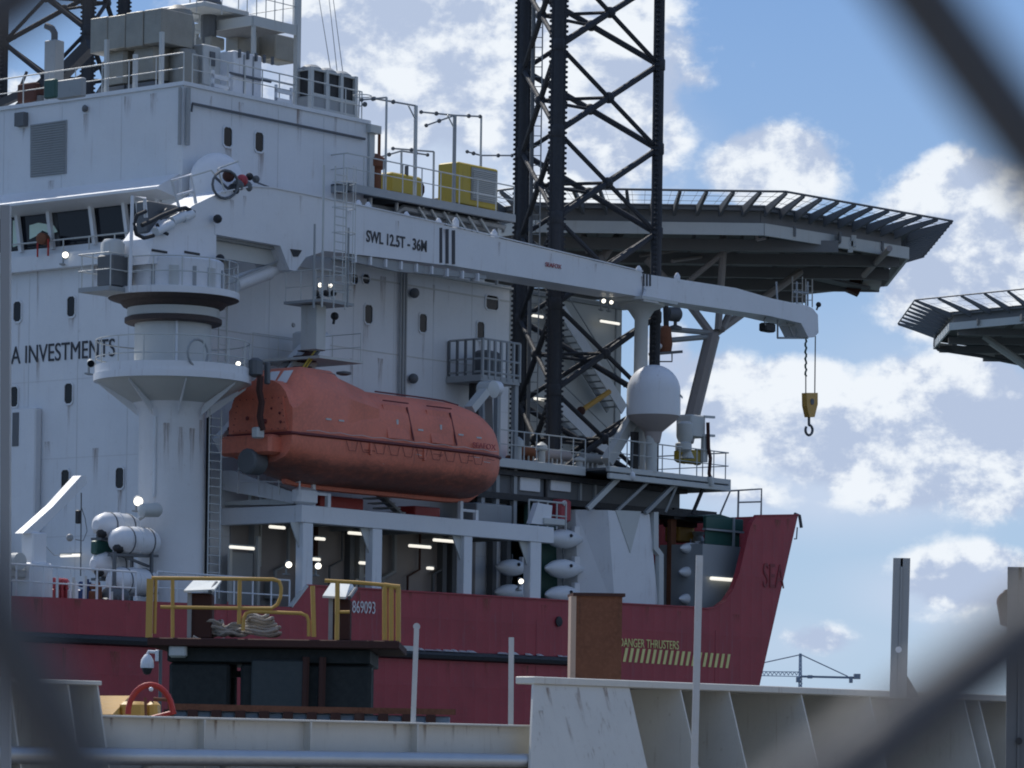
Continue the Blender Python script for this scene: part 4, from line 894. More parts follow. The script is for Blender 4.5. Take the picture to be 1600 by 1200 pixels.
cr_.part('pipe_manifold', MB().bbox(pv(237, 345, vp) - Vector((.5, .3, .5)), pv(270, 322, vp) + Vector((0, .3, 0)), .05), DGREY)
cr_.part('slew_motor', MB().lathe(pv(176, 388, vp + .7) - Vector((0, 0, .2)), [(.15, -.5), (.42, -.4), (.42, .35), (.3, .5)], 14), OFFW)
cr_.part('gearbox', MB().bbox(pv(170, 408, vp + .6) - Vector((.2, .4, .9)), pv(190, 402, vp + .6) + Vector((.2, .4, 0)), .05), DGREY)
cr_.part('rail_frame', MB().path([pv(203, 456, v0), pv(207, 306, v0), pv(226, 310, v0), pv(228, 340, v0)], .07, 6), WHITE2)
cr_.part('rail_frame', MB().path([pv(282, 332, v0), pv(268, 282, v0), pv(298, 273, v0), pv(306, 318, v0)], .06, 6).tube(pv(275, 306, v0), pv(302, 298, v0), .05), WHITE2)
cr_.part('rail_frame', MB().path([pv(352, 302, v0), pv(340, 264, v0), pv(344, 262, v0), pv(372, 252, v0)], .035, 6).path([pv(300, 275, v0), pv(330, 266, v0), pv(338, 276, v0)], .03), OFFW)
cr_.part('hose_reel', MB().path([pv(352 + 20 * math.cos(k * math.pi / 8) - 0, 288 + 22 * math.sin(k * math.pi / 8), v0 - .1) for k in range(16)], .05, 6, closed=True), DGREY)
for (x, y, m_) in ((357, 275, RUSTD), (372, 290, DGREY), (378, 282, RED), (390, 276, BLACK), (365, 296, BLACK), (385, 292, DGREY), (400, 280, DGREY)): cr_.part('pulley_block', MB().ball(pv(x, y, v0 + .1), .22 if x < 390 else .14, 8), m_)
cr_.part('sheave_rope', MB().tube(pv(398, 284, v0 + .3), pv(420, 292, v0 + .3), .03).tube(pv(335, 276, v0 + .6), pv(362, 300, v0 + .6), .05), DGREY)
for (x, y) in ((342, 404), (338, 342)): cr_.part('work_lamp', MB().ball(pv(x + 2, y, v0 - .25), .16, 8), BLACK)
p = pv(337, 555, vp - 1.8); cr_.part('life_ring', MB().path([(pv(309, 552, vp - 2.3) + Vector((.5 * math.cos(k * math.pi / 8), 0, .48 * math.sin(k * math.pi / 8)))) for k in range(16)], .045, 6, closed=True), GREY)
flood('lamp lit at the right edge of the lower crane platform', pv(372, 568, vp - 2.2), lit=True, rr=.11)
flood('unlit lamp at the left edge of the lower crane platform', pv(142, 568, vp), lit=False)
flood('brightest floodlight, on the left side of the crane pedestal', pv(216, 783, vp - .2), rr=.21)
t = T('lamp_housing', 'grey lamp housing behind the brightest floodlight', 'lamp', pv(238, 800, vp - .9)); c = pv(238, 797, vp - 1.0); t.part('housing', MB().lathe(c, [(.1, -.5), (.24, -.45), (.26, .2), (.2, .3)], 12, (1, -.2, .1)), OFFW); t.part('bracket', MB().tube(c, c + Vector((0, .6, -.3)), .06), GREY)
# tip basket, sheaves
tip = T('boom_tip_basket', 'small steel access basket hung under the crane tip', 'basket', pv(1230, 530, v0 + .6))
P_ = lambda x, y: pv(x, y, v0 + .5)
for a, b in (((1215, 488), (1215, 528)), ((1245, 490), (1245, 526)), ((1215, 528), (1262, 528)), ((1215, 508), (1240, 508)), ((1225, 492), (1240, 526)), ((1215, 480), (1213, 440)), ((1245, 480), (1245, 440)), ((1240, 456), (1262, 458)), ((1262, 478), (1262, 440))): tip.part('frame_tube', MB().tube(P_(*a), P_(*b), .045, 6), GREY)
t = T('tip_lamp', 'dark lamp hanging under the boom just left of the tip basket', 'lamp', P_(1203, 515)); t.part('lamp', MB().bbox(P_(1197, 517), P_(1213, 506) + Vector((0, .4, 0)), .05), BLACK); t.part('bracket', MB().path([P_(1196, 508), P_(1194, 500), P_(1198, 492)], .03), GREY)
solo('wind_sensor', 'small dark sensor on top of the crane tip', 'sensor', MB().ball(pv(1279, 476, v0 + .5), .12, 8).tube(pv(1276, 484, v0 + .5), pv(1279, 476, v0 + .5), .04), BLACK)
hk = T('hook_block', 'yellow crane hook block hanging on two wires against the clouds', 'hook block', pv(1265, 680, v0 + .6))
H_ = lambda x, y: pv(x, y, v0 + .6)
hk.part('hoist_wire', MB().tube(H_(1259, 525), H_(1259, 616), .028, 5), DGREY); hk.part('hoist_wire', MB().tube(H_(1274, 525), H_(1273, 616), .028, 5), DGREY)
hk.part('block', MB().loft([[H_(x, y) + Vector((0, dv, 0)) for x, y in ((1256.5, 614), (1274, 614), (1274, 632), (1269, 652), (1261, 652), (1257, 634))] for dv in (-.13, .13)]), YEL, smooth=False)
hk.part('sheave', MB().lathe(H_(1265, 628) - Vector((0, .16, 0)), [(.13, 0), (.15, .05), (.15, .27), (.13, .32)], 12, (0, 1, 0)), DGREY)
hk.part('swivel', MB().tube(H_(1264, 650), H_(1264, 664), .06), DGREY)
hk.part('hook', MB().path([H_(1264 + 5.5 * math.sin(a), 672 - 8 * math.cos(a)) for a in [k * math.pi / 7 for k in range(0, 13)]], .06, 6), DGREY)
mb = MB(); pts = [H_(1259 + 1.3 * math.sin(k * 1.9), 530 + k * 3.4) for k in range(18)]; hk.part('wrapped_cable', mb.path(pts, .045, 6), GREENM)

# ------------------------------------------------------------ access tower and ladder beside the boom
vt = .3
tw = T('access_tower', 'slim white access tower with a diamond-shaped platform in front of the boom', 'tower', pv(498, 560, vt))
a, b = pv(482, 485, vt), pv(516, 548, vt)
c0 = pv(505, 475, vt)
tw.part('column', MB().box((c0.x - .35, c0.y, b.z), (c0.x + .15, c0.y + .75, c0.z - .05)), OFFW)
zq = c0.z
tw.part('platform', MB().loft([[(c0.x - .8, c0.y - .6, z_), (c0.x + 1.0, c0.y - .6, z_), (c0.x + 1.0, c0.y + 1.2, z_), (c0.x - .8, c0.y + 1.2, z_)] for z_ in (zq - .02, zq + .08)]), GREY, smooth=False)
railing('thin railing round the diamond-shaped platform in front of the boom', [(c0.x + .95, c0.y + 1.15, zq), (c0.x + .95, c0.y - .55, zq), (c0.x - .75, c0.y - .55, zq), (c0.x - .75, c0.y + 1.15, zq)], 1.15, 8, r=.02)
ladder('tall caged ladder rising in front of the crane boom', (c0.x + .2, c0.y - .6, zq - .2), (c0.x + .2, c0.y - .6, Z(262, c0.x, c0.y)), (1, 0, 0), .62, mat=OFFW, cage=(0, -1, 0))
for x, y0, y1 in ((490, 482, 350), (543, 480, 356), (503, 480, 258)):
    p = pv(x, y0, vt - .6); t = solo('guide_post', {490: 'thin grey post left of the caged ladder', 543: 'thin grey post right of the caged ladder', 503: 'tall thin white post at the caged ladder'}[x], 'post', MB().tube(p, (p.x, p.y, Z(y1, p.x, p.y)), .045, 6), OFFW if x == 503 else GREY)
t = flood('lit floodlight low on the boom access tower', pv(500, 445, vt - .3), rr=.10); t = flood('second lit floodlight on the boom access tower', pv(516, 446, vt - .3), rr=.09)
for x, y, hl in ((494, 458, 'left'), (509, 458, 'middle'), (521, 458, 'right'), (498, 468, 'lowest')): solo('sling_hook', hl + ' small dark hook fitting under the lamps of the access tower', 'fitting', MB().ball(pv(x, y, vt - .2), .12, 8), BLACK, group='dark hook fittings on the access tower')
solo('horn', 'small black horn beside the access tower below the diamond platform', 'horn', MB().ball(pv(523, 494, vt), .15, 8).tube(pv(523, 494, vt), pv(521, 506, vt), .05), BLACK)

# ------------------------------------------------------------ lifeboat
vb = -1.3; hw = 1.65; vc = vb + hw
s0 = pv(460, 676, vb); ub0 = s0.x
zF = s0.z; ub1 = pv(771, 716, vb).x
def bz(y, px, v): p = pv(px, y, v); return p.x, p.z
Lb = ub1 - ub0 + 1.75
k_, zk0 = bz(748, 470, vc); _, zk1 = bz(783, 735, vc)
zk = bz(765, 560, vc)[1]; ztopc = bz(622, 640, vc)[1]; ztw = bz(573, 505, vc)[1] - .22
lb = T('lifeboat', 'orange enclosed lifeboat with a raised steering cabin hanging above the boat deck', 'lifeboat', (ub0 + 5, vc, zk))
def half(u):                                    # half breadth and keel along the boat
    f = (u - ub0) / Lb
    b_ = hw * (0.93 + .07 * min(1, f / .15)) if f < .66 else hw * math.sqrt(max(0.0, 1 - ((f - .66) / .34) ** 3.2))
    return max(b_, .03)
def keel(u):
    f = (u - ub0) / Lb
    return zk + (.55 * (1 - f / .16) ** 1.5 if f < .16 else 0) + ((f - .86) / .14) ** 2 * .9 * (1 if f > .86 else 0)
def crown(u):
    f = (u - ub0) / Lb
    return zF + (ztopc - zF) * (1 if f < .68 else math.sqrt(max(0.0, 1 - ((f - .68) / .32) ** 2.6)))
hull_s, can_s = [], []
for i in range(29):
    u = ub0 + Lb * (i / 28); u = min(u, ub0 + Lb - .004); b_ = half(u); kz = keel(u); d_ = zF - kz
    prof = [(1, 0), (1.0, -.12), (.985, -.35), (.93, -.55), (.80, -.74), (.55, -.89), (.28, -.97), (.05, -1.0)]
    ring = [(u, vc - b_ * x, zF + d_ * z) for x, z in prof]; ring += [(u, vc + b_ * x, zF + d_ * z) for x, z in prof[::-1]]
    hull_s.append(ring)
    h_ = max(crown(u) - zF, .02)
    pr = [(.99, 0), (.975, .18), (.95, .38), (.89, .58), (.78, .75), (.60, .89), (.35, .97), (0, 1)]
    can_s.append([(u, vc - b_ * x, zF + h_ * z) for x, z in pr] + [(u, vc + b_ * x, zF + h_ * z) for x, z in pr[:-1][::-1]])
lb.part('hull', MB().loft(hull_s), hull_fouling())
lb.part('canopy', MB().loft(can_s), ORANGE)
# fender line
fpts = [(ub0 - .02, vc + hw * .9, zF), (ub0 - .02, vc - half(ub0) - .01, zF)] + [(ub0 + Lb * i / 24, vc - half(min(ub0 + Lb * i / 24, ub0 + Lb - .004)) - .015, zF) for i in range(1, 25)]
lb.part('fender_strip', MB().path(fpts, .065, 6), ODARK)
lb.part('fender_strip', MB().path([(p[0], 2 * vc - p[1], p[2]) for p in fpts[1:]], .065, 6), ODARK)
# steering cabin
ux = [ub0, ub0 + .05, ub0 + 1.0, pv(545, 578, vb).x, pv(594, 612, vb).x + .1]
zsh = bz(612, 458, vb)[1]
def cab(u, zt_, w0, w1): return [(u, vc - w0, zF + .05), (u, vc - w0, zF + (zt_ - zF) * .62), (u, vc - w1, zt_ - .12), (u, vc - w1 + .2, zt_), (u, vc + w1 - .2, zt_), (u, vc + w1, zt_ - .12), (u, vc + w0, zF + (zt_ - zF) * .62), (u, vc + w0, zF + .05)]
cabm = MB().loft([cab(ub0 + .02, zsh, hw * .93, hw * .70), cab(ub0 + .25, zsh + .06, hw * .95, hw * .70), cab(ub0 + 1.0, ztw - .08, hw * .96, hw * .62), cab(ub0 + 1.25, ztw, hw * .96, hw * .58), cab(ux[3], ztw - .02, hw * .96, hw * .58), cab(ux[3] + .35, ztw - .22, hw * .96, hw * .58), cab(ux[4], ztopc - .02, hw * .93, hw * .55)])
cabin = lb.part('steering_cabin', cabm, ORANGE)
for k in (0, 1):
    vv = vc - .75 + k * .62; aft = [(ub0 + .52, vv - .02, 0), (ub0 + .52, vv + .5, 0), (ub0 + .90, vv + .46, 0), (ub0 + .90, vv + .02, 0)]
    def zsl(u): return zsh + .06 + (ztw - .08 - zsh - .06) * (u - ub0 - .25) / .75 + .03
    lb.part('cabin_window', MB().prism([(x, y_, zsl(x)) for x, y_, _ in aft], (-.0, 0, .02)), plain('pale_window_%d' % k, (.75, .76, .76), .15), parent=cabin, smooth=False)
wv = lambda px, py: pv(px, py, vc - hw * .66)
lb.part('cabin_side_window', MB().prism([(ub0 + 1.35, vc - hw * .60 - .06, ztw - .34), (ux[3] + .1, vc - hw * .60 - .06, ztw - .34), (ux[3] + .05, vc - hw * .58, ztw - .13), (ub0 + 1.35, vc - hw * .58, ztw - .13)], (0, .05, 0)), DGREY, parent=cabin, smooth=False)
# stern panel, hatches, details
sp = lb.part('stern_panel', MB().prism([(ub0 - .05, vc - hw * .82, zF + .12), (ub0 - .05, vc + hw * .82, zF + .12), (ub0 - .05, vc + hw * .66, zsh - .14), (ub0 - .05, vc - hw * .66, zsh - .14)], (.07, 0, 0)), ORANGE)
mb = MB()
for k in range(9):
    for zz_ in (zF + .17, zsh - .17): mb.ball((ub0 - .06, vc - hw * .75 + hw * 1.5 * k / 8, zz_), .02, 6)
for k in range(1, 5):
    for y_ in (-.76, .76): mb.ball((ub0 - .06, vc + hw * y_ * (1 - .18 * k / 5), zF + .17 + (zsh - zF - .34) * k / 5), .02, 6)
lb.part('bolt', mb, ODARK, parent=sp, kind='stuff')
for (dv, dz, r_) in ((-.3, .35, .09), (-1.0, .62, .05), (-1.05, .3, .05), (.55, .5, .07), (-.6, .8, .04)): lb.part('stern_fitting', MB().ball((ub0 - .07, vc + dv, zF + .1 + dz), r_, 8), ODARK, parent=sp)
def onside(u, f):                               # point on the canopy flank
    h_ = crown(u) - zF; xs_, zs_ = [.99, .975, .95, .89, .78], [0, .18, .38, .58, .75]
    for i in range(4):
        if zs_[i] <= f <= zs_[i + 1]: x = xs_[i] + (xs_[i + 1] - xs_[i]) * (f - zs_[i]) / (zs_[i + 1] - zs_[i])
    return Vector((u, vc - half(u) * x, zF + h_ * f))
for px in (624, 692):
    u = pv(px, 660, vb).x; w_ = .62
    q = [onside(u - w_, .1), onside(u + w_, .1), onside(u + w_, .72), onside(u - w_, .72)]
    hq = lb.part('side_hatch', MB().prism([p + Vector((0, -.06, 0)) for p in q], (0, .05, 0)), ORANGE, smooth=False)
    lb.part('hinge_bar', MB().tube(q[1] + Vector((.14, -.08, 0)), q[2] + Vector((.1, -.06, 0)), .035), ODARK, parent=hq)
    lb.part('grab_rail', MB().tube(onside(u - .7, .74) + Vector((0, -.16, .1)), onside(u + .7, .74) + Vector((0, -.16, .1)), .025), ODARK, parent=hq)
    lb.part('hatch_handle', MB().box(q[0].lerp(q[2], .5) + Vector((-.05, -.1, -.1)), q[0].lerp(q[2], .5) + Vector((.05, -.02, .1))), OFFW, parent=hq)
for px in (515, 535, 659, 722, 752):
    u = pv(px, 665, vb).x; p = onside(u, .3); lb.part('reflective_tape', MB().box(p + Vector((-.14, -.03, 0)), p + Vector((.14, .0, .06))), OFFW)
p = onside(pv(738, 700, vb).x, .1); text('boat_lettering', 'SEAFOX', REDINK, lb.o, lb.base, (p.x, p.y - .07, p.z), .2, xs=1.3)
for px in range(540, 760, 22):
    u = pv(px, 720, vb).x; lb.part('lifeline_loop', MB().path([(u, vb - .03, zF - .08), (u + .12, vb - .05, zF - .42), (u + .48, vb - .05, zF - .42), (u + .6, vb - .03, zF - .08)], .010, 4), ODARK)
lb.part('keel_skid', MB().path([(ub0 + Lb * f, vc, keel(ub0 + Lb * f) - .05) for f in (.1, .2, .4, .6, .8, .9, .97)], .13, 6), ORANGE)
lb.part('rudder_guard', MB().lathe((ub0 - .35, vc, zk + .62), [(.40, -.35), (.46, -.3), (.46, .3), (.4, .35)], 16, (1, 0, 0)), DGREY)
lb.part('stern_step', MB().bbox((ub0 - .55, vc - 1.0, zF - .75), (ub0 + .3, vc + 1.5, zF - .05), .1), ORANGE)
lb.part('top_ridge', MB().path([(ub0 + Lb * f, vc - .35, crown(ub0 + Lb * f) + .03) for f in (.45, .55, .65, .75, .82)], .03, 5), ODARK)
p = pv(540, 578, vc); lb.part('top_horn', MB().lathe((p.x - .1, vc, ztw), [(.12, 0), (.28, .05), (.28, .12), (.05, .16)], 12), DGREY)
for k in range(16):
    a = random.uniform(.08, .9); u = ub0 + Lb * a; zz_ = random.uniform(-.75, -.15); L_ = random.uniform(.15, .6)
    lb.part('scuff_mark', MB().path([(u, vc - half(u) * (.995 if zz_ > -.45 else .94) - .012, zF + zz_), (u + L_, vc - half(min(u + L_, ub0 + Lb - .1)) * (.995 if zz_ > -.45 else .94) - .012, zF + zz_ + random.uniform(-.06, .06))], .012, 4), ODARK if k % 3 else OFFW)
lb.part('grab_line', MB().path([(ub0 + Lb * f, vc - half(ub0 + Lb * f) - .07, zF + .12 + (.05 if i % 2 else 0)) for i, f in enumerate([.05 + .045 * k for k in range(20)])], .012, 4), OFFW)
lb.part('rubbing_piece', MB().bbox((ub0 + 4.0, vb - .06, zF - .5), (ub0 + 4.12, vb + .02, zF - .06), .02), ORANGE); lb.part('rubbing_piece', MB().bbox((ub0 + 7.0, vb - .06, zF - .5), (ub0 + 7.12, vb + .02, zF - .06), .02), ORANGE)
# davit arms
def davit(label, pts, foot):
    t = T('lifeboat_davit', label, 'davit', pts[0])
    for i in range(len(pts) - 1): t.part('arm', MB().bar(pts[i], pts[i + 1], .32, .42, up=(0, 1, 0)), OFFW)
    return t
dv = T('lifeboat_davit', 'pale inclined davit arm rising behind the steering cabin of the orange lifeboat', 'davit', pv(360, 700, 2.6))
dv.part('arm', MB().bar(pv(345, 700, 2.6), pv(492, 540, 2.6), .85, .35, up=(0, 1, 0)), WHITE)
dv.part('arm', MB().bar(pv(360, 672, 2.2), pv(500, 535, 2.2), .16, .25, up=(0, 1, 0)), RUSTD)
dv.part('arm_head', MB().bbox(pv(486, 560, 2.4), pv(518, 520, 2.4) + Vector((0, 1, 0)), .08), WHITE)
t = T('davit_stair', 'short steep stair with yellow handrails above the lifeboat cabin', 'stair', pv(470, 600, 1.5))
t.part('stringer', MB().bar(pv(462, 592, 1.3), pv(496, 548, 1.3), .08, .25, up=(0, 1, 0)), DGREY)
for k in range(6): t.part('tread', MB().box(pv(462, 592, 1.4).lerp(pv(496, 548, 1.4), k / 5) + Vector((-.2, -.2, 0)), pv(462, 592, 1.4).lerp(pv(496, 548, 1.4), k / 5) + Vector((.2, .8, .04))), RUSTD)
t.part('handrail', MB().tube(pv(466, 584, .9), pv(496, 543, .9), .035), YEL2); t.part('handrail', MB().tube(pv(460, 600, .9), pv(488, 560, .9), .035), YEL2)
t = T('boarding_platform', 'small boarding platform with a dark underside above the lifeboat cabin', 'platform', pv(530, 565, 1.2))
c0 = pv(508, 556, .4); t.part('deck', MB().box((c0.x - .3, c0.y, c0.z - .1), (c0.x + 2.1, c0.y + 3.4, c0.z)), OFFW); t.part('knee_plate', MB().prism([(c0.x - .1, c0.y + 1.4, c0.z - .1), (c0.x + 1.2, c0.y + 1.4, c0.z - .1), (c0.x + .3, c0.y + 1.4, c0.z - .95), (c0.x - .9, c0.y + 1.4, c0.z - 1.0)], (0, .15, 0)), OFFW)
railing('faint railing round the small boarding platform above the lifeboat', [(c0.x - .3, c0.y + 3.3, c0.z), (c0.x + 2.0, c0.y + 3.3, c0.z), (c0.x + 2.0, c0.y + .05, c0.z)], 1.0, 5, r=.016)
t = T('fall_block', 'dark hanging tackle with hook holding the stern of the lifeboat', 'tackle', pv(410, 680, vc))
q_ = lambda x, y: pv(x, y, vc - .9)
t.part('sheave_block', MB().bbox(q_(398, 588), q_(414, 560) + Vector((0, .4, 0)), .1), DGREY); t.part('sheave_block', MB().bbox(q_(418, 600), q_(424, 566) + Vector((0, .2, 0)), .04), DGREY)
t.part('chain', MB().path([q_(x, y) for x, y in ((407, 588), (405, 610), (409, 628), (406, 650), (410, 672))], .13, 6), RUSTD); t.part('hook_shackle', MB().bbox(q_(402, 684), q_(414, 668) + Vector((0, .3, 0)), .04), OFFW)
dv2 = T('lifeboat_davit', 'pale davit arm with a rounded head at the forward end of the orange lifeboat', 'davit', pv(745, 660, 1.5))
dv2.part('arm', MB().bar(pv(734, 640, .8), pv(757, 612, .8), .3, .4, up=(0, 1, 0)), OFFW); dv2.part('arm_head', MB().lathe(pv(762, 609, 1.0), [(.1, -.35), (.34, -.3), (.34, .3), (.1, .35)], 14, (0, 1, 0)), OFFW)
dv2.part('arm_head', MB().lathe(pv(773, 607, 1.4), [(.1, -.2), (.3, -.2), (.3, .2), (.1, .2)], 14, (1, 0, 0)), WHITE2); dv2.part('strut', MB().bar(pv(763, 612, 1.2), pv(766, 700, 2.0), .3, .25), GREY)
# ------------------------------------------------------------ boat deck gallery
bA = pv(472, 777, 0); zbt = Z(790, pv(600, 790, 0).x, 0); uA = bA.x; uB = pv(866, 820, 0).x
zbt = bA.z - .36; zbb = Z(816, uA, 0)
bd = T('boat_deck', 'white boat deck gallery with box beam and four columns under the orange lifeboat', 'deck structure', (uA, 0, ZD))
bd.part('fascia_beam', MB().bbox((uA, .0, zbb), (uB, .35, zbt + .10), .02), WHITE2)
bd.part('fascia_beam', MB().bbox((uA, .36, zbb), (uA + .35, VW + .6, zbt + .09), .02), WHITE2)
bd.part('deck_plate', MB().box((uA + .35, .35, zbt - .12), (uB, VW - .01, zbt)), DGREY)
pw = .40
for k, (x0, x1) in enumerate(((469, 489), (578, 597), (721, 738), (825, 846))):
    a, b = pv(x0 + 4, 900, 0.02), pv(x1, 900, 0.02); zt0 = ZD
    bd.part('column', MB().bbox((a.x, .03, ZD), (b.x, .03 + .36, zbb + .01), .02), WHITE2)
    bd.part('column_knee', MB().prism([(b.x - .02, .2, zbb), (a.x - .5, .2, zbb), (a.x, .2, zbb - .9)], (0, .05, 0)), OFFW)
for k in range(6):
    u = uA + .8 + (uB - uA - 1.6) * k / 5; bd.part('deck_beam', MB().box((u - .07, .36, zbb + .1), (u + .07, VW, zbt - .12)), GREY)
bd.part('gallery_bulkhead', MB().box((uA + .5, VW - .06, ZD), (uB, VW - .005, zbb + .4)), STRUTP)
for k in range(9):
    u = uA + 1.2 + k * (uB - uA - 2.5) / 8; bd.part('pipe_run', MB().path([(u, VW - .25, ZD + .1 * k), (u, VW - .25, ZD + 1.6 + .15 * (k % 4)), (u + .7, VW - .25, ZD + 1.9 + .15 * (k % 4)), (u + .7, VW - .25, zbb + .3)], .05 + .03 * (k % 3), 6), (OFFW, GREY, RUSTD, DGREY)[k % 4])
    if k % 2: bd.part('wall_box', MB().bbox((u - .4, VW - .4, ZD + .7), (u + .15, VW - .07, ZD + 1.35), .03), (GREY, WHITE, DGREY, REDB)[k // 2])
for x in (395, 545, 560, 690, 705, 768, 790):
    a = pv(x, 900, VW - .3); bd.part('stiffener', MB().box((a.x, VW - .35, ZD), (a.x + .25, VW - .06, zbb + .3)), GREY if x in (395, 560) else DGREY)
bd.part('end_bracket', MB().prism([(uB - .1, .1, zbt + .18), (uB + .0, .1, zbt + .95), (uB - .9, .1, zbt + 1.0), (uB - 1.3, .1, zbt + .18)], (0, .25, 0)), WHITE2)
bd.part('beam_end_plate', MB().bbox((uB - .6, .0, zbt + .19), (uB + .7, .6, zbt + .45), .03), OFFW)
a = pv(442, 770, .1); bd.part('beam_lug', MB().bbox((uA - .1, .05, zbt + .1), (uA + 1.0, .5, zbt + .75), .12), WHITE2)
# sloping davit base left of the gallery
v_b = .5
db = T('davit_support', 'pale triangular davit base plates between the crane pedestal and the gallery beam', 'davit support', pu(400, 790, uA))
ud = uA + .1
db.part('sloping_girder', MB().prism([pu(x, y, ud) for x, y in ((322, 735), (362, 735), (466, 772), (466, 788), (350, 766), (322, 764))], (.35, 0, 0)), WHITE2)
db.part('upper_girder', MB().prism([pu(x, y, ud + .5) for x, y in ((322, 700), (350, 700), (362, 738), (322, 738))], (.35, 0, 0)), OFFW)
db.part('lower_plate', MB().prism([pu(x, y, ud + .1) for x, y in ((340, 790), (458, 788), (455, 778), (345, 784))], (.4, 0, 0)), OFFW)
for x in (388, 405): db.part('web_plate', MB().prism([pu(x, 772, ud + .3), pu(x + 5, 772, ud + .3), pu(x + 5, 784, ud + .3), pu(x, 784, ud + .3)], (.2, 0, 0)), OFFW)
railing('white rail on the sloping davit base just below the lifeboat stern', [pu(372, 772, uA - .1), pu(468, 773, uA - .1)], .92, 4, mat=WHITE2, r=.035)
# things under the lifeboat
def smallbox(nm, lab, cat, x0, y0, x1, y1, v, d, mat, group=None):
    a, b = pv(x0, y0, v), pv(x1, y1, v); a.z, b.z = max(a.z, b.z), min(a.z, b.z)
    if y0 < 0: pass
    z0 = Z(y1, a.x, v)
    return solo(nm, lab, cat, MB().bbox((a.x, v, z0), (b.x, v + d, Z(y0, a.x, v)), .03), mat, group=group)
smallbox('locker', 'long red locker on the boat deck below the middle of the lifeboat', 'locker', 500, 773, 568, 803, 1.6, .8, REDB)
smallbox('locker', 'low orange red cover on the boat deck below the lifeboat keel', 'locker', 648, 790, 688, 815, 1.8, .9, REDB)
smallbox('deck_winch', 'dark winch on the boat deck at the forward end under the lifeboat', 'machine', 745, 785, 800, 815, 1.5, 1.0, GREY)
t = T('boat_deck_stair', 'dark steep stair on the boat deck beneath the lifeboat', 'stair', pv(620, 800, 1.8))
t.part('stringer', MB().bar(pv(580, 762, 1.8), pv(628, 806, 1.8), .1, .3, up=(0, 1, 0)), GREY)
for k in range(6): c = pv(584, 764, 1.8).lerp(pv(624, 802, 1.8), k / 5); t.part('tread', MB().box(c + Vector((-.2, -.1, 0)), c + Vector((.25, .9, .05))), OFFW)
for (x0, x1, yt_, yb_, lab) in ((489, 513, 757, 790, 'white post frame left of the red locker on the boat deck'), (720, 744, 783, 810, 'white double post on the boat deck under the forward end of the lifeboat')):
    a, b = pv(x0, yb_, .2), pv(x1, yb_ + 2, .2); t = T('post_frame', lab, 'post', a); h1, h2 = Z(yt_, a.x, .2), Z(yt_ + 14, b.x, .2)
    t.part('post', MB().box((a.x - .08, .15, zbt), (a.x + .08, .3, h1)), WHITE2); t.part('post', MB().box((b.x - .08, .15, zbt), (b.x + .08, .3, h2)), WHITE2)
    t.part('cross_rail', MB().box((a.x, .17, h2 - .1), (b.x, .28, h2)), WHITE2)
for (x, y, lab) in ((433, 824, 'tube light under the aft corner of the gallery roof'), (378, 856, 'tube light low at the left end of the gallery behind the rail'), (562, 834, 'tube light in the first gallery bay, at the top near the second column'), (500, 842, 'tube light peeping out right of the first gallery column'), (656, 854, 'lower tube light in the middle gallery bay'), (694, 845, 'upper tube light in the middle gallery bay'),
                    (570, 880, 'short lit lamp beside the second gallery column'), (672, 888, 'small square lit lamp at the back of the middle gallery bay'), (494, 874, 'short lit lamp above the floodlight by the first column')):
    tubelight(lab, pv(x, y, 2.6 if y < 870 else 3.2), (1, 0, 0), {433: .8, 500: .5, 570: .6, 672: .35, 494: .4}.get(x, 1.25))
flood('floodlight left of the first gallery column', pv(451, 882, .6), rr=.15); flood('floodlight right of the first gallery column', pv(497, 884, .9), rr=.15)
flood('floodlight at the foot of the last gallery column', pv(814, 908, .3), rr=.13)
a, b = pv(362, 866, 3.2), pv(398, 930, 3.2); t = T('door_frame', 'pale door frame in the gallery behind the yellow railing', 'door', a); 
for x in (358, 402): p = pv(x, 930, 3.2); t.part('jamb', MB().box((p.x, 3.2, ZD), (p.x + .14, 3.3, Z(838 if x > 400 else 850, p.x, 3.2))), OFFW)
t.part('door_leaf', MB().box((a.x, 3.32, ZD), (b.x, 3.4, Z(862, a.x, 3.2))), GREY)
ladder('white ladder up the aft side of the gallery, right of the crane pedestal', pv(333, 935, .8), (pv(333, 935, .8).x, .8, Z(640, pv(333, 935, .8).x, .8)), (1, 0, 0), .6, mat=OFFW)
solo('hose_rack', 'dark hoses hanging along the right edge of the crane pedestal', 'hoses', MB().tube((up + 1.35, vp - .5, zz(900)), (up + 1.35, vp - .5, zz(640)), .10, 6), BLACK)
p = pv(360, 590, 1.0); ladder('short ladder between the two crane platforms on the right', (up + 1.9, vp - .6, zz(588)), (up + 1.9, vp - .6, zz(462)), (1, 0, 0), .42, mat=OFFW)

# ------------------------------------------------------------ rails along the main deck
railing('white guard railing at the left end of the main deck above the red hull', [pv(-40, 930, .2) * 1, (pv(212, 944, .2).x, .2, pv(-40, 930, .2).z)], 1.1, 13, mat=WHITE2, r=.035)
x_a, x_b = pv(245, 945, .2).x, pv(452, 948, .2).x
railing('white guard railing behind the yellow rails, left of the raised bulwark', [(x_a, .2, ZD + .1), (x_b, .2, ZD + .1)], 1.1, 8, mat=WHITE2, r=.035)
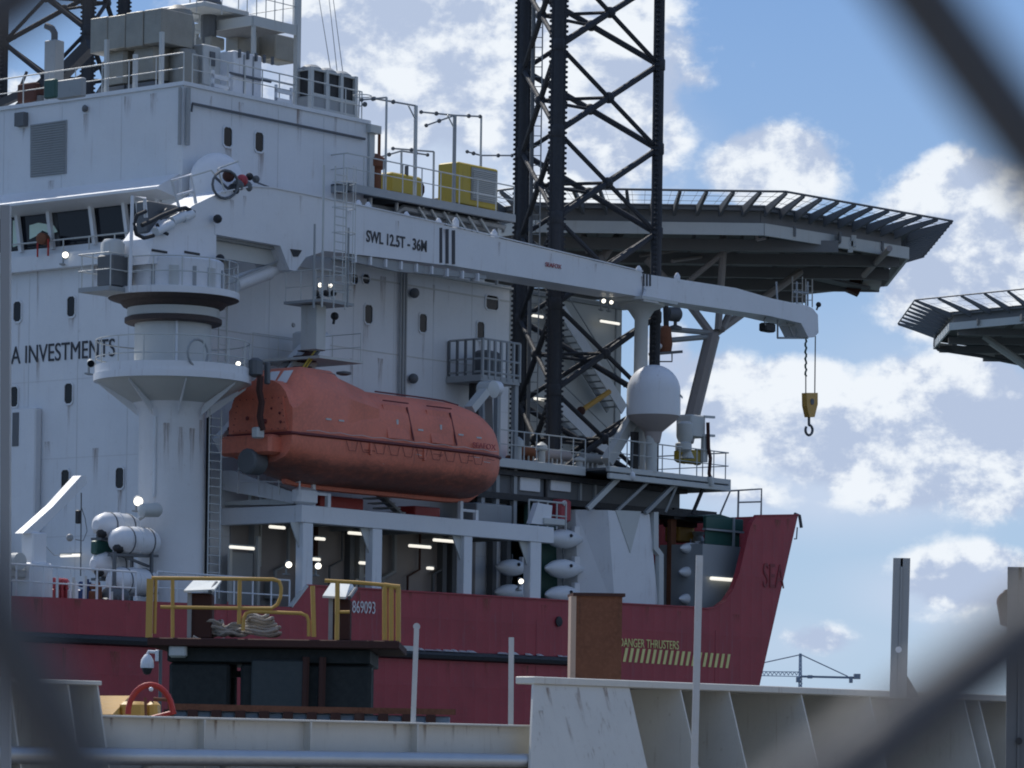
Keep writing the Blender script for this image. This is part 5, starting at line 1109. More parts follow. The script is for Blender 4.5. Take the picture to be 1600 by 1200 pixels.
# small provision davit
vs = 1.2
t = T('provision_davit', 'small white davit crane with a raised arm on the main deck at the left', 'davit', pv(52, 932, vs))
a = pv(52, 935, vs)
t.part('column', MB().bbox((a.x - .33, vs - .3, ZD), (a.x + .33, vs + .3, Z(832, a.x, vs)), .05), WHITE2)
t.part('column_base', MB().bbox((a.x - .55, vs - .5, ZD), (a.x + .45, vs + .5, Z(880, a.x, vs)), .05), WHITE)
t.part('arm', MB().prism(polyv([(36, 833), (58, 834), (136, 756), (134, 743), (127, 743), (84, 790)], vs - .2), (0, .4, 0)), WHITE2, smooth=False)
t.part('winch', MB().lathe((a.x - 1.0, vs, Z(880, a.x, vs)), [(.2, -.4), (.3, -.4), (.3, .4), (.2, .4)], 12, (0, 1, 0)), OFFW)
t.part('motor', MB().bbox((a.x - 1.3, vs - .2, Z(905, a.x, vs)), (a.x - .5, vs + .4, Z(890, a.x, vs)), .05), OFFW)
t.part('hoist_rope', MB().tube(pv(127, 770, vs), pv(126, 900, vs), .022).path([pv(x, y, vs) for x, y in ((127, 792), (133, 810), (136, 830), (130, 845), (118, 843))], .015), DGREY)
t.part('hook_block', MB().bbox(pv(123, 818, vs), pv(128, 797, vs) + Vector((0, .2, 0)), .03), BLACK); t.part('sling_ring', MB().ball(pv(109, 840, vs), .13, 6), GREY)
t.part('guy_rope', MB().path([pv(x, y, vs) for x, y in ((68, 850), (85, 868), (112, 866))], .015, 4), GREY)
# liferaft canisters
tub = None
cans = [(147, 212, 800, 842, 2.3, 'upper left white liferaft canister in the rack beside the crane pedestal'), (173, 243, 822, 866, 1.5, 'upper right white liferaft canister, nearest the crane pedestal'),
        (143, 196, 862, 902, 2.3, 'lower left white liferaft canister, stained and half hidden'), (169, 241, 886, 929, 1.5, 'lower right white liferaft canister just above the deck rail')]
for (x0, x1, y0, y1, v_, lab) in cans:
    c0, c1 = pv(x0 + 14, (y0 + y1) / 2, v_), pv(x1 - 6, (y0 + y1) / 2 + 3, v_); r = (y1 - y0) / 2 / rs
    L = (c1.x - c0.x); c = Vector((c0.x, v_, c0.z)); t = T('liferaft_canister', lab, 'liferaft', c - Vector((0, 0, r)), group='liferaft canisters')
    t.part('shell', MB().lathe(c, [(r * .35, -.35), (r * .75, -.2), (r, .12), (r, L * .42), (r * 1.05, L * .43), (r * 1.05, L * .48), (r, L * .49), (r, L - .2), (r * .8, L + .05), (r * .3, L + .12)], 18, (1, 0, 0)), WHITE2)
    for f in (.18, .8): t.part('strap', MB().lathe(c + Vector((L * f, 0, 0)), [(r * 1.02, -.03), (r * 1.04, 0), (r * 1.02, .03)], 18, (1, 0, 0)), DGREY)
    t.part('end_plate', MB().ball(c + Vector((-.15, -.1, -r * .55)), r * .42, 8), BLACK)
rk_ = T('canister_rack', 'dark cradle frame holding the white liferaft canisters', 'rack', pv(190, 935, 2)); ca, cb = pv(150, 935, 2.4), pv(240, 935, 1.4)
for (x, v_, y) in ((152, 2.6, 835), (205, 2.6, 835), (178, 1.2, 862), (236, 1.2, 862)): p = pv(x, 935, v_); rk_.part('upright', MB().bar((p.x, v_, ZD), (p.x, v_, Z(y, p.x, v_)), .1, .1), DGREY)
for (x0, x1, y, v_) in ((150, 208, 842, 2.4), (176, 240, 867, 1.5), (150, 205, 905, 2.4), (176, 240, 925, 1.5)): rk_.part('cradle', MB().bar(pv(x0, y, v_), pv(x1, y + 2, v_), .5, .09), DGREY)
rk_.part('tie_bar', MB().bar(pv(190, 868, 1.4), pv(232, 885, 1.4), .08, .1, up=(0, 1, 0)), DGREY); rk_.part('netting', MB().bbox(pv(150, 866, 2.2), pv(178, 846, 2.2) + Vector((0, .3, 0)), .05), GREENM)
tubelight('tube light on the aft wall between the small davit and the liferaft canisters', pu(110, 868, UC - .4), (0, 1, 0), 1.0)
for (nm, lab, cat, x0, y0, x1, y1, v_, m_) in (
        ('pump', 'red machinery behind the rail right of the small davit', 'machine', 84, 900, 113, 928, 1.6, RED), ('drum', 'blue drum behind the deck rail left of the red machinery', 'drum', 60, 885, 80, 930, 2.6, BLUE),
        ('drum', 'dark blue drum at the far left deck edge', 'drum', 18, 900, 34, 932, 1.8, BLUE), ('valve_stand', 'rusty valve stand beside the lower canisters', 'valve', 148, 905, 160, 932, 1.4, RUST), ('cabinet', 'white cabinet between red machinery and canisters', 'cabinet', 112, 902, 122, 930, 1.3, WHITE2), ('cable_reel', 'dark cable reel on deck under the canisters', 'reel', 168, 924, 205, 944, 1.0, DGREY), ('pump', 'dark navy pump on deck between the white cabinet and the canisters', 'machine', 130, 900, 144, 932, 1.8, BLUE)):
    a, b = pv(x0, y1, v_), pv(x1, y1, v_); z1 = Z(y0, a.x, v_); t = T(nm, lab, cat, (a.x, v_, ZD)); r = (b.x - a.x) / 2; cx_, cz_ = (a.x + b.x) / 2, (ZD + z1) / 2
    if nm == 'drum': t.part('body', MB().lathe((cx_, v_ + r, ZD), [(r * .9, 0), (r, .05), (r, (z1 - ZD) * .5), (r * 1.05, (z1 - ZD) * .52), (r, (z1 - ZD) * .55), (r, z1 - ZD - .05), (r * .8, z1 - ZD)], 14), m_)
    else:
        t.part('body', MB().bbox((a.x, v_, ZD), (b.x, v_ + .5, ZD + (z1 - ZD) * .55), .05), m_); t.part('motor', MB().lathe((cx_, v_ + .2, ZD + (z1 - ZD) * .72), [(.1, -r * .8), (r * .5, -r * .7), (r * .5, r * .7), (.1, r * .8)], 10, (1, 0, 0)), m_)
        for k in range(3): t.part('pipe', MB().tube((a.x + r * .5 * (k + .5), v_ - .05, ZD), (a.x + r * .5 * (k + .5), v_ - .05, z1 - .1 * k), .05), m_ if k else OFFW)

# ------------------------------------------------------------ jacking house, platform and bow structure
vj = 3.0
uj0, uj1 = pv(790, 740, 1.6).x, pv(1112, 745, 1.6).x
zj = Z(722, pv(860, 722, 1.6).x, 1.6)
pf = T('forward_platform', 'grey steel platform with pale edge girder at the foot of the black leg', 'platform', (uj0, 1.6, zj))
vo_ = 1.6
ust = pv(925, 730, vo_).x
pf.part('edge_girder', MB().bbox((uj0 - 3, vo_ + .3, zj - .36), (ust, vo_ + .5, zj), .02), OFFW)
ucn = pv(1028, 728, vo_ - 1.2).x
pf.part('edge_girder', MB().bbox((ust, vo_ - .9, zj - .22), (uj1, vo_ - .7, zj), .02), OFFW)
pf.part('edge_girder', MB().bbox((ust, vo_ - .9, zj - .5), (uj1, vo_ - .75, zj - .27), .02), OFFW)
pf.part('deck_plate', MB().box((uj0 - 3, vo_ + .5, zj - .15), (uj1, 12.4, zj - .05)), DGREY); pf.part('deck_plate', MB().box((ust, vo_ - .7, zj - .15), (uj1, vo_ + .5, zj - .06)), DGREY)
pf.part('end_girder', MB().box((uj1 - .02, vo_ - .9, zj - .5), (uj1 + .12, 9, zj)), OFFW)
# jacking house below
jh = T('jacking_house', 'dark jacking house under the forward platform with a row of pale panels', 'jacking house', (uj0, 4, ZD))
ua, ub_ = pv(785, 780, 2.4).x, pv(1062, 790, 2.4).x
zj1 = Z(795, ua + 6, 2.4)
jh.part('upper_casing', MB().box((ua - 2, 2.4, zj1 + .25), (ub_, 12, zj - .4)), DGREY)
jh.part('rim', MB().box((ua - 2, 2.2, zj1 + .0), (ub_ + .3, 12.2, zj1 + .25)), BLACK); jh.part('rim', MB().box((ua - 2, 2.15, zj - .62), (ub_ + .2, 12.2, zj - .42)), BLACK)
for x0, x1 in ((812, 843), (860, 891)):
    a, b = pv(x0, 748, 2.36), pv(x1, 748, 2.36); jh.part('pale_panel', MB().bbox((a.x, 2.32, Z(766, a.x, 2.36)), (b.x, 2.42, Z(745, a.x, 2.36)), .01), WHITE2)
for x in (800, 851, 905, 928): a = pv(x, 755, 2.36); jh.part('web_stiffener', MB().box((a.x, 2.3, zj1 + .25), (a.x + .12, 2.5, zj - .6)), BLACK if x == 851 else GREY)
jh.part('lower_casing', MB().box((ua - 2, 4.4, ZD), (ub_ - 2, 12, zj1)), DOCKD)
# spud tower: pale chamfered trunk
tt = T('support_trunk', 'broad off-white faceted trunk under the forward platform right of the white pods', 'trunk', pv(980, 945, 1.0))
vt0 = 1.3
def sect(y, x0, x1, x2, x3):
    a, b, c, d = [pv(x, y, vt0) for x in (x0, x1, x2, x3)]; z = Z(y, b.x, vt0)
    return [(a.x - .2, vt0 + 2.0, z), (a.x, vt0 + 1.0, z), (b.x, vt0, z), (c.x, vt0, z), (d.x, vt0 + .6, z), (d.x, vt0 + 3, z)]
s_hi, s_lo = sect(797, 930, 950, 1015, 1026), sect(960, 935, 962, 1030, 1042)
tt.part('trunk', MB().loft([s_hi, s_lo]), WHITE2, smooth=False)
tt.part('stiffener_plate', MB().prism(polyv([(962, 797), (1002, 799), (985, 864)], vt0 - .03), (0, .05, 0)), OFFW)
tt.part('gutter', MB().prism(polyv([(1022, 800), (1029, 800), (1029, 855), (1037, 866), (1037, 950), (1030, 950), (1030, 868), (1022, 858)], vt0 - .1), (0, .2, 0)), OFFW, smooth=False)
tt.part('side_pipe', MB().tube(pv(925, 795, 2.2), pv(931, 946, 2.2), .11), GREY)
for (xa, ya, xb, yb_, va, vb_, wd, m_) in ((918, 795, 978, 735, 1.6, .9, .2, OFFW), (965, 797, 1024, 742, 1.4, .9, .12, GREY), (1008, 802, 1062, 748, 1.2, .9, .16, GREY), (1040, 800, 1058, 758, 1.2, .9, .09, GREY), (1082, 803, 1102, 755, 1.2, .95, .12, LEGM)):
    pf.part('knee_brace', MB().bar(pv(xa, ya, va), pv(xb, yb_, vb_), wd, wd), m_)
pf.part('outrigger_beam', MB().box((ub_ - .5, 2.3, zj1 - .1), (ub_ + 2.5, 6, zj1 + .35)), BLACK)
railing('grey railing along the forward platform at the foot of the black leg', [(uj0, vo_ + .35, zj), (ust, vo_ + .35, zj)], 1.1, 8, mat=OFFW)
railing('grey railing on the stepped-out end of the forward platform, round the white dome', [(ust, vo_ - .85, zj), (uj1, vo_ - .85, zj), (uj1 + .05, 8, zj)], 1.1, 14, mat=OFFW)
for (x, y, h) in ((809, 716, 1.0), (846, 716, .9), (905, 718, .5)): p = pv(x, y, 2.4); solo('ventilator', {809: 'left white mushroom vent on the forward platform', 846: 'middle white vent on the forward platform beside the front leg chord', 905: 'small low white vent on the forward platform'}[x], 'ventilator', MB().lathe((p.x, 2.4, zj - .05), [(.16, 0), (.16, h * .6), (.26, h * .65), (.24, h * .85), (.05, h)], 10), OFFW, group='vents on the forward platform')
# boom rest
br_ = T('boom_rest', 'white boom rest column with a flared cradle under the crane boom', 'boom rest', pv(999, 722, 2.0)); p = pv(999, 722, 2.0); dz_ = lambda y: Z(y, p.x, 2.0)
br_.part('column', MB().lathe((p.x, 2.0, 0), [(.30, zj - .1), (.28, dz_(500)), (.55, dz_(485)), (.95, dz_(479)), (.98, dz_(474))], 12), OFFW)
br_.part('cradle', MB().box((p.x - 1.4, .9, dz_(475)), (p.x + 1.0, 3.1, dz_(470))), OFFW); br_.part('cradle_cheek', MB().prism(polyv([(1005, 470), (1029, 474), (1029, 452), (1022, 450), (1010, 452)], .95), (0, .12, 0)), WHITE2)
br_.part('diagonal_strut', MB().bar(pv(948, 722, 2.0), pv(988, 655, 2.0), .45, .35, up=(0, 1, 0)), OFFW)
flood('left one of two lit lamps under the boom beside the boom rest', pv(943, 470, 2.5), rr=.11); flood('right one of two lit lamps under the boom beside the boom rest', pv(955, 472, 2.5), rr=.10)
for (x, y, wdx, m_, lab) in ((822, 712, 26, RUST, 'rusty winch frame on the forward platform behind the left white vent'), (868, 714, 30, DIRTYW, 'grimy pipe manifold on the forward platform at the foot of the front leg chord'), (922, 712, 26, GREY, 'grey valve chest on the forward platform left of the slanting boom rest strut')):
    a = pv(x, y, 3.2); t = T('deck_machine', lab, 'machine', (a.x, 3.2, zj)); L_ = wdx / 26
    t.part('body', MB().bbox((a.x - L_ / 2, 3.2, zj - .05), (a.x + L_ / 2, 3.9, zj + .35), .05), m_); t.part('drum', MB().lathe((a.x - L_ * .7, 3.1, zj + .5), [(.1, 0), (.22, .05), (.22, L_ * 1.3), (.1, L_ * 1.35)], 12, (1, 0, 0)), m_)
    for k in range(3): t.part('pipe', MB().path([(a.x - L_ * .4 + k * .3, 3.0, zj), (a.x - L_ * .4 + k * .3, 3.0, zj + .5 + .12 * k), (a.x - L_ * .4 + k * .3 + .25, 3.3, zj + .5 + .12 * k)], .04, 6), OFFW)
# radome
c = pv(1021, 640, .9); rr_ = 42 / (F / W(c).y); zc = lambda y: Z(y, c.x, .9)
rd = T('radome', 'large white dome-topped radome on a cone pedestal at the right of the forward platform', 'radome', (c.x, .9, zj))
dome = [(rr_, zc(650)), (rr_ * 1.01, zc(646)), (rr_, zc(612))] + [(rr_ * math.cos(a), zc(612) + (zc(570) - zc(612)) * math.sin(a)) for a in [k * math.pi / 16 for k in range(1, 8)]] + [(.01, zc(570))]
rd.part('dome', MB().lathe((c.x, .9, 0), dome, 28), WHITE2); rd.part('base_cone', MB().lathe((c.x, .9, 0), [(rr_ * .96, zc(650)), (rr_ * .9, zc(655)), (rr_ * .34, zc(675)), (rr_ * .26, zc(692))], 28), DIRTYW)
rd.part('pedestal', MB().lathe((c.x - .1, .9, 0), [(.24, zj - .05), (.24, zc(672))], 14), OFFW); rd.part('black_column', MB().box((c.x - .6, 1.4, zj), (c.x - .3, 1.6, zc(675))), BLACK)
q = c + Vector((rr_ * .25, -rr_ * .97, .3)); rd.part('small_marking', MB().bar(Vector((c.x + .45, .9 - rr_ * .93, zc(618))), Vector((c.x + .7, .9 - rr_ * .86, zc(621))), .02, .08), GREY)
# second radome behind the crane boom
c = pv(338, 283, 3.05); c.x += .3; r2 = 42 / (F / W(c).y)
rd2 = T('radome', 'white round radome standing behind the crane head by the bridge', 'radome', (c.x, 3.05, zlo - 2)); rd2.part('dome', MB().lathe((c.x - .3, 3.05, c.z), [(r2 * .92, -1.5), (r2, -.6), (r2, 0)] + [(r2 * math.cos(a), r2 * 1.05 * math.sin(a)) for a in [k * math.pi / 16 for k in range(1, 8)]] + [(.01, r2 * 1.05)], 28), WHITE2)
rd2.part('base', MB().lathe((c.x - .3, 3.05, c.z), [(.5, -3.2), (.5, -1.9), (r2 * .92, -1.5)], 20), OFFW); rd2.part('bracket', MB().bar((c.x - .3, 2.9, c.z - 3.0), (c.x - .1, 4.3, c.z - 3.2), .4, .3), OFFW)
# box light / aerial group right of the radome
bx = T('searchlight', 'grey searchlight box with brackets on a post right of the white radome', 'searchlight', pv(1090, 720, .9))
bx.part('housing', MB().bbox(pv(1080, 682, .8), pv(1103, 650, .8) + Vector((0, .8, 0)), .05), OFFW); bx.part('drum_head', MB().lathe(pv(1070, 672, .9), [(.25, -.5), (.34, -.3), (.34, .25), (.2, .35)], 14), OFFW)
bx.part('stand', MB().lathe(pv(1074, 716, .9), [(.3, 0), (.16, .3), (.14, .9)], 10), OFFW); bx.part('lower_drum', MB().lathe(pv(1068, 697, .9), [(.1, -.25), (.34, -.15), (.34, .1), (.15, .2)], 12), OFFW)
bx.part('bracket_bar', MB().bar(pv(1100, 651, .8), pv(1116, 652, .8), .1, .1).bar(pv(1098, 680, .8), pv(1116, 681, .8), .1, .1), OFFW); bx.part('cable_post', MB().bar(pv(1100, 722, .85), pv(1101, 682, .85), .14, .3), OFFW)
t = T('mooring_winch', 'yellow winch on the forward platform at its right end', 'winch', pv(1072, 718, 2.0)); t.part('drum', MB().lathe(pv(1068, 712, 1.6), [(.34, 0), (.34, .08), (.2, .1), (.2, .9), (.34, .92), (.34, 1.0)], 16, (1, 0, 0)), YEL2); t.part('frame', MB().bbox(pv(1066, 722, 1.3), pv(1096, 704, 1.3) + Vector((0, .5, 0)), .1), YEL2)
solo('cable_conduit', 'rusty cable hanging down the right end of the forward platform', 'cable', MB().path([pv(x, y, .7) for x, y in ((1106, 660), (1107, 700), (1110, 716), (1108, 740), (1112, 758))], .08), RUSTD)
solo('deck_bollard_lamp', 'round grey end fitting at the lower right corner of the forward platform', 'fitting', MB().tube(pv(1108, 745, .7), pv(1111, 758, .7), .14, 10), OFFW)
solo('hanging_lamp', 'small white lamp under the forward platform at the step', 'lamp', MB().ball(pv(988, 744, .7), .13, 10, 1.4).tube(pv(987, 728, .7), pv(988, 742, .7), .03), WHITE2)
solo('ladder_post', 'thin dark post on the forward platform below the radome', 'post', MB().tube(pv(987, 730, .6), pv(988, 692, .6), .05).tube(pv(998, 728, .6), pv(999, 694, .6), .03), DGREY)
# radar group on a bracket right of the boom rest
t = T('radar_bracket', 'bracket with red brown lamps and a floodlight between boom rest and helideck strut', 'bracket', pv(1040, 556, 6)); B_ = lambda x, y: pv(x, y, 6)
t.part('shelf', MB().bar(B_(1022, 553), B_(1058, 550), .6, .12), DGREY); t.part('lamp_body', MB().lathe(B_(1040, 545), [(.25, -.15), (.3, .2), (.22, .9), (.1, 1.0)], 12), RUST); t.part('white_lamp', MB().ball(B_(1030, 541), .13, 8), WHITE2); t.part('white_lamp', MB().ball(B_(1042, 527), .1, 8), WHITE2)
t.part('spot_head', MB().lathe(B_(1052, 491), [(.1, -.3), (.3, -.25), (.32, .25), (.2, .35)], 12, (1, -.5, 0)), DGREY); t.part('spot_base', MB().lathe(B_(1055, 515), [(.3, 0), (.3, .12), (.08, .2), (.08, .55)], 10), DGREY); t.part('stay', MB().tube(B_(1040, 475), B_(1041, 510), .12), BLACK); t.part('hanger_loop', MB().path([B_(1030, 565), B_(1050, 565), B_(1050, 552)], .03), BLACK)
# white spindle pods on racks
def podmesh():
    prof = [(.02, -1.15), (.14, -1.0), (.28, -.65), (.36, -.25), (.37, .1), (.31, .5), (.18, .9), (.07, 1.2), (.02, 1.25)]
    return prof
pods = [(880, 842, 2.2, 1.0, 'upper pod of the stack left of the off-white trunk'), (880, 889, 2.2, 1.0, 'middle pod of the stack left of the off-white trunk'), (880, 930, 2.2, 1.0, 'lowest in the stack left of the off-white trunk'),
        (800, 887, 2.6, .85, 'middle pod half hidden behind the last gallery column'), (798, 926, 2.6, .85, 'low pod half hidden behind the last gallery column'),
        (1079, 857, 1.8, .62, 'upper pod right of the off-white trunk, below the yellow box'), (1077, 894, 1.8, .62, 'middle pod right of the off-white trunk'), (1077, 936, 1.8, .62, 'lowest pod right of the off-white trunk')]
for (x, y, v_, s_, lab) in pods:
    c = pv(x, y, v_); k = 1.02 * s_; t = T('buoy_pod', 'white spindle float, ' + lab, 'float', c - Vector((0, 0, .4)), group='white spindle floats')
    t.part('body', MB().lathe(c, [(r * k * 1.05, z * k) for r, z in podmesh()], 12, (1, 0, .02)), WHITE); t.part('tail_fin', MB().bbox(c + Vector((.62 * k, -.1, .05)), c + Vector((.95 * k, .1, .52 * k)), .02), WHITE2, )
    t.part('eye_bolt', MB().ball(c + Vector((0, -.40 * k, .12)), .07, 6), BLACK); t.part('hanger', MB().tube(c + Vector((0, 0, .3 * k)), c + Vector((0, 0, .62 * k)), .03).tube(c + Vector((0, 0, -.3 * k)), c + Vector((0, 0, -.55 * k)), .03), DGREY)
fr_ = T('pod_rack', 'dark green recess and frame behind the white spindle floats', 'rack', pv(880, 945, 3.2))
a, b = pv(850, 945, 3.0), pv(922, 945, 3.0); fr_.part('back_plate', MB().box((a.x - 1, 3.2, ZD), (b.x + .5, 3.3, zj1)), GREENM)
railing('cream railing beside the red fire monitor, right of the gallery roof', [pv(826, 823, 1.2), (pv(884, 826, 1.2).x, 1.2, pv(826, 823, 1.2).z)], 1.05, 5, mat=OFFW, r=.04)
t = T('fire_monitor', 'red fire-fighting box at the end of the cream railing', 'fire cabinet', pv(886, 815, 1.8)); t.part('cabinet', MB().bbox(pv(875, 815, 1.8), pv(894, 781, 1.8) + Vector((0, .6, 0)), .08), RED); t.part('marking', MB().path([pv(882 + 3 * math.sin(a), 786 + 3 * math.cos(a), 1.75) for a in [k * math.pi / 5 for k in range(10)]], .03, 5, closed=True), WINK)
# basket-like landing platform left of the leg
lp_ = T('landing_platform', 'small dark lattice landing stage on tall posts left of the black leg', 'platform', pv(770, 600, 2.4)); V_ = 2.2
a, b = pv(754, 590, V_), pv(812, 594, V_); zt1, zt2 = Z(590, a.x, V_), Z(529, a.x, V_)
lp_.part('floor_plate', MB().box((a.x - .1, V_, zt1 - .12), (b.x, V_ + 1.75, zt1 + .12)), GREY)
for zz_ in (zt1 + .25, (zt1 + zt2) / 2, zt2): lp_.part('rail', MB().path([(a.x, V_ + 1.7, zz_), (a.x, V_, zz_), (b.x, V_, zz_)], .045, 5), GREY)
for k in range(7): u = a.x + (b.x - a.x) * k / 6; lp_.part('post', MB().box((u - .05, V_ - .03, zt1), (u + .05, V_ + .06, zt2)), GREY)
for k in range(1, 5): lp_.part('post', MB().box((a.x - .05, V_ + k * .42, zt1), (a.x + .05, V_ + k * .42 + .07, zt2)), DGREY)
lp_.part('equipment', MB().bbox((a.x + .9, V_ + .6, zt1), (a.x + 1.9, V_ + 1.3, zt2 - .3), .1), DGREY)
for u in (a.x + .2, a.x + 1.1, b.x - .1): lp_.part('tall_leg', MB().box((u - .1, V_ + .05, zbt), (u + .1, V_ + .25, zt1 - .1)), GREY)
lp_.part('dark_pipe', MB().tube((a.x + .7, V_ + 1, zbt), (a.x + .7, V_ + 1, zt1), .2), BLACK)
# forecastle
vf = 1.0
t = T('deck_crate', 'dark green open-topped crate on grey housing behind the raised bow', 'crate', pv(1130, 850, 5.0)); a, b = corner(1098, 1104, 1162, 806, 850, 1.1)
t.part('upper_half', MB().bbox((a[0], a[1], (a[2] + b[2]) / 2 + .08), (b[0], b[1], b[2]), .03), GREENM); t.part('lower_half', MB().bbox((a[0] + .1, a[1] + .1, a[2]), (b[0] - .1, b[1], (a[2] + b[2]) / 2), .03), GREENM); t.part('band', MB().box((a[0] - .02, a[1] - .03, (a[2] + b[2]) / 2), (b[0] + .02, b[1], (a[2] + b[2]) / 2 + .08)), GREY); t.part('strap_post', MB().box((b[0] - .8, a[1] - .06, a[2]), (b[0] - .68, a[1], b[2] + .05)), GREY); t.part('lid_ridge', MB().prism([(a[0], a[1] + .3, b[2]), ((a[0] + b[0]) / 2, a[1] + .3, b[2] + .16), (b[0], a[1] + .3, b[2])], (0, 1, 0)), GREENM)
hz2 = T('forecastle_house', 'grey forecastle casing in shade behind the curved bow bulwark', 'casing', pv(1130, 945, 4.4)); a2 = pv(1098, 850, 1.0)
hz2.part('casing', MB().box((a2.x - .0, 1.0, ZD), (pv(1166, 900, 1.0).x, 3.2, a[2] - .01)), GREY)
tubelight('long tube light on the shaded grey casing behind the bow bulwark', pv(1128, 905, .85), (1, 0, 0), 1.55, r=.07)
t = T('mooring_fairlead', 'yellow and white winch gear left of the green crate', 'winch', pv(1080, 845, 3.4)); t.part('frame', MB().bbox(pv(1062, 846, 3.4), pv(1086, 822, 3.4) + Vector((0, .8, 0)), .05), YEL); t.part('top_cover', MB().bbox(pv(1060, 822, 3.2), pv(1090, 815, 3.2) + Vector((0, .8, 0)), .02), RUSTD); t.part('guide_roller', MB().lathe(pv(1091, 842, 3.2), [(.2, -.3), (.3, -.1), (.2, .1), (.3, .3)], 12), OFFW)
t.part('upright', MB().box(pv(1047, 945, 2.6), pv(1057, 800, 2.6) + Vector((0, .2, 0))), RUST)
t = T('bow_casing', 'pale grey bulkhead between the small floats and the front post', 'bulkhead', pv(1085, 945, 4)); t.part('plate', MB().box((pv(1060, 945, 3.4).x, 3.4, ZD), (pv(1098, 900, 3.4).x, 3.6, Z(862, a2.x, 3.4))), OFFW)
fr = [at(x, y, 164) for x, y in ((1126, 812), (1126, 802), (1141, 767), (1190, 764), (1189, 812))]
t = T('bow_rail_frame', 'thin tubular frame standing against the sky above the green crate', 'railing', fr[0], ship=False); t.part('top_tube', MB().path(fr, .045, 6), GREY); t.part('middle_tube', MB().tube(at(1154, 785, 164), at(1190, 784, 164), .035), GREY); t.part('upright', MB().tube(at(1154, 766, 164), at(1153, 812, 164), .045), GREY)
solo('horizontal_pipe', 'long white pipe above the bow deck left of the crate', 'pipe', MB().tube(pv(1058, 813, 5), pv(1180, 814, 9), .08), WHITE2)
# far tower crane
fd = 900; t = T('tower_crane', 'distant tower crane with a horizontal jib low on the horizon', 'crane', at(1251, 1100, fd), ship=False)
f_ = lambda x, y: at(x, y, fd); hzc = plain('hazed_crane_grey', (.22, .26, .33), .7); hzr = plain('hazed_crane_pale', (.45, .5, .58), .7)  # distance haze mixed into both crane greys
for dx in (-3.5, 3.5): t.part('mast_leg', MB().bar((f_(1251 + dx, 1100).x, fd, 0), f_(1250.6 + dx * .35, 1022), .35, .35), hzr)
mb = MB()
for k in range(12): y = 1100 - k * 6.4; s_ = 3.2 - k * .18; mb.bar(f_(1251 - s_, y), f_(1251 + s_, y - 6.4), .22, .22); mb.bar(f_(1251 + s_, y), f_(1251 - s_, y - 6.4), .22, .22)
t.part('mast_lattice', mb, hzr); t.part('apex', MB().tube(f_(1250.5, 1026), f_(1250.5, 1021), .3), hzc)
t.part('counter_jib', MB().bar(f_(1251, 1057), f_(1338, 1059), .9, .5), hzc); mb = MB().bar(f_(1150, 1055), f_(1251, 1057), .3, .2).bar(f_(1150, 1049), f_(1251, 1050), .3, .2)
for k in range(16): mb.bar(f_(1150 + k * 6.3, 1055), f_(1153 + k * 6.3, 1049.5), .18, .18); mb.bar(f_(1153 + k * 6.3, 1049.5), f_(1156.3 + k * 6.3, 1055), .18, .18)
t.part('jib_lattice', mb, hzr); t.part('counterweight', MB().box(f_(1334, 1061) + Vector((0, -1, 0)), f_(1344, 1053) + Vector((0, 1, 0))), hzc); t.part('counterweight', MB().box(f_(1327, 1067) + Vector((0, -1, 0)), f_(1332, 1057) + Vector((0, 1, 0))), hzc); t.part('cab', MB().box(f_(1244, 1066) + Vector((0, -1, 0)), f_(1250, 1058) + Vector((0, 1, 0))), hzc)
t.part('trolley', MB().box(f_(1262, 1060) + Vector((0, -1, 0)), f_(1269, 1055) + Vector((0, 1, 0))), hzc)
t.part('stay_cable', MB().tube(f_(1250, 1023), f_(1150, 1045), .14).tube(f_(1252, 1023), f_(1325, 1057), .14), hzc)
# ------------------------------------------------------------ mooring dolphin
DD = 70.0; d_ = lambda x, y, dd=DD: at(x, y, dd)
zp_ = d_(420, 1000).z; yF = DD; x0_, x1_ = d_(230, 1000).x, d_(624, 1000).x
dol = T('mooring_dolphin', 'dark steel mooring platform standing in the water in front of the red hull', 'mooring platform', ((x0_ + x1_) / 2, yF + 2, 0), ship=False)
def slab(p0, p1, mat, nm, c=.02): return dol.part(nm, MB().bbox(p0, p1, c), mat)
yaw = lambda x: (x - x0_) * 0.0
slab((x0_, yF, zp_ - .14), (x1_, yF + 5.0, zp_ + .02), RUSTD, 'platform_deck')
slab((x0_ + .35, yF + .3, zp_ - .42), (x1_ - .55, yF + 4.7, zp_ - .14), DOCKD, 'platform_girder')
for (xa, xb, ya) in ((262, 357, 1010), (374, 580, 1012)):
    a, b = d_(xa, ya), d_(xb, ya); slab((a.x, yF + .35, 1.0), (b.x, yF + .85, zp_ - .42), DOCKD, 'fender_block', .06)
a, b = d_(392, 1030), d_(474, 1100); slab((a.x, yF + .18, 1.2), (b.x, yF + .34, a.z), paint('slate_fender_pad', (.040, .052, .056), .7, .4), 'fender_pad', .03)
a, b = d_(560, 1000), d_(576, 1100)
for x in (280, 330, 410, 480, 550): p = d_(x, 1100); dol.part('pile', MB().tube((p.x, yF + 2.2, -4), (p.x, yF + 2.2, zp_ - .3), .32, 14), DOCKD)
for x in (472, 498): p = d_(x, 1100); dol.part('hanging_chain', MB().tube((p.x, yF + .15, 1.5), (p.x + .05, yF + .2, zp_ - .3), .07, 6), RUSTD)
a = d_(362, 1050); dol.part('tie_bar', MB().box((d_(352, 1046).x, yF + 1, d_(352, 1056).z), (d_(378, 1046).x, yF + 1.3, d_(352, 1046).z)), DOCKD)
a, b = d_(263, 1027), d_(291, 1003); t = T('cable_box', 'pale grey box fixed at the upper left of the mooring platform fender', 'box', (a.x, yF + .1, a.z), ship=False); t.part('casing', MB().bbox((a.x, yF + .05, a.z), (b.x, yF + .34, b.z), .04), OFFW); t.part('lid_seam', MB().box((a.x - .004, yF + .04, b.z - .06), (b.x + .004, yF + .06, b.z - .04)), GREY)
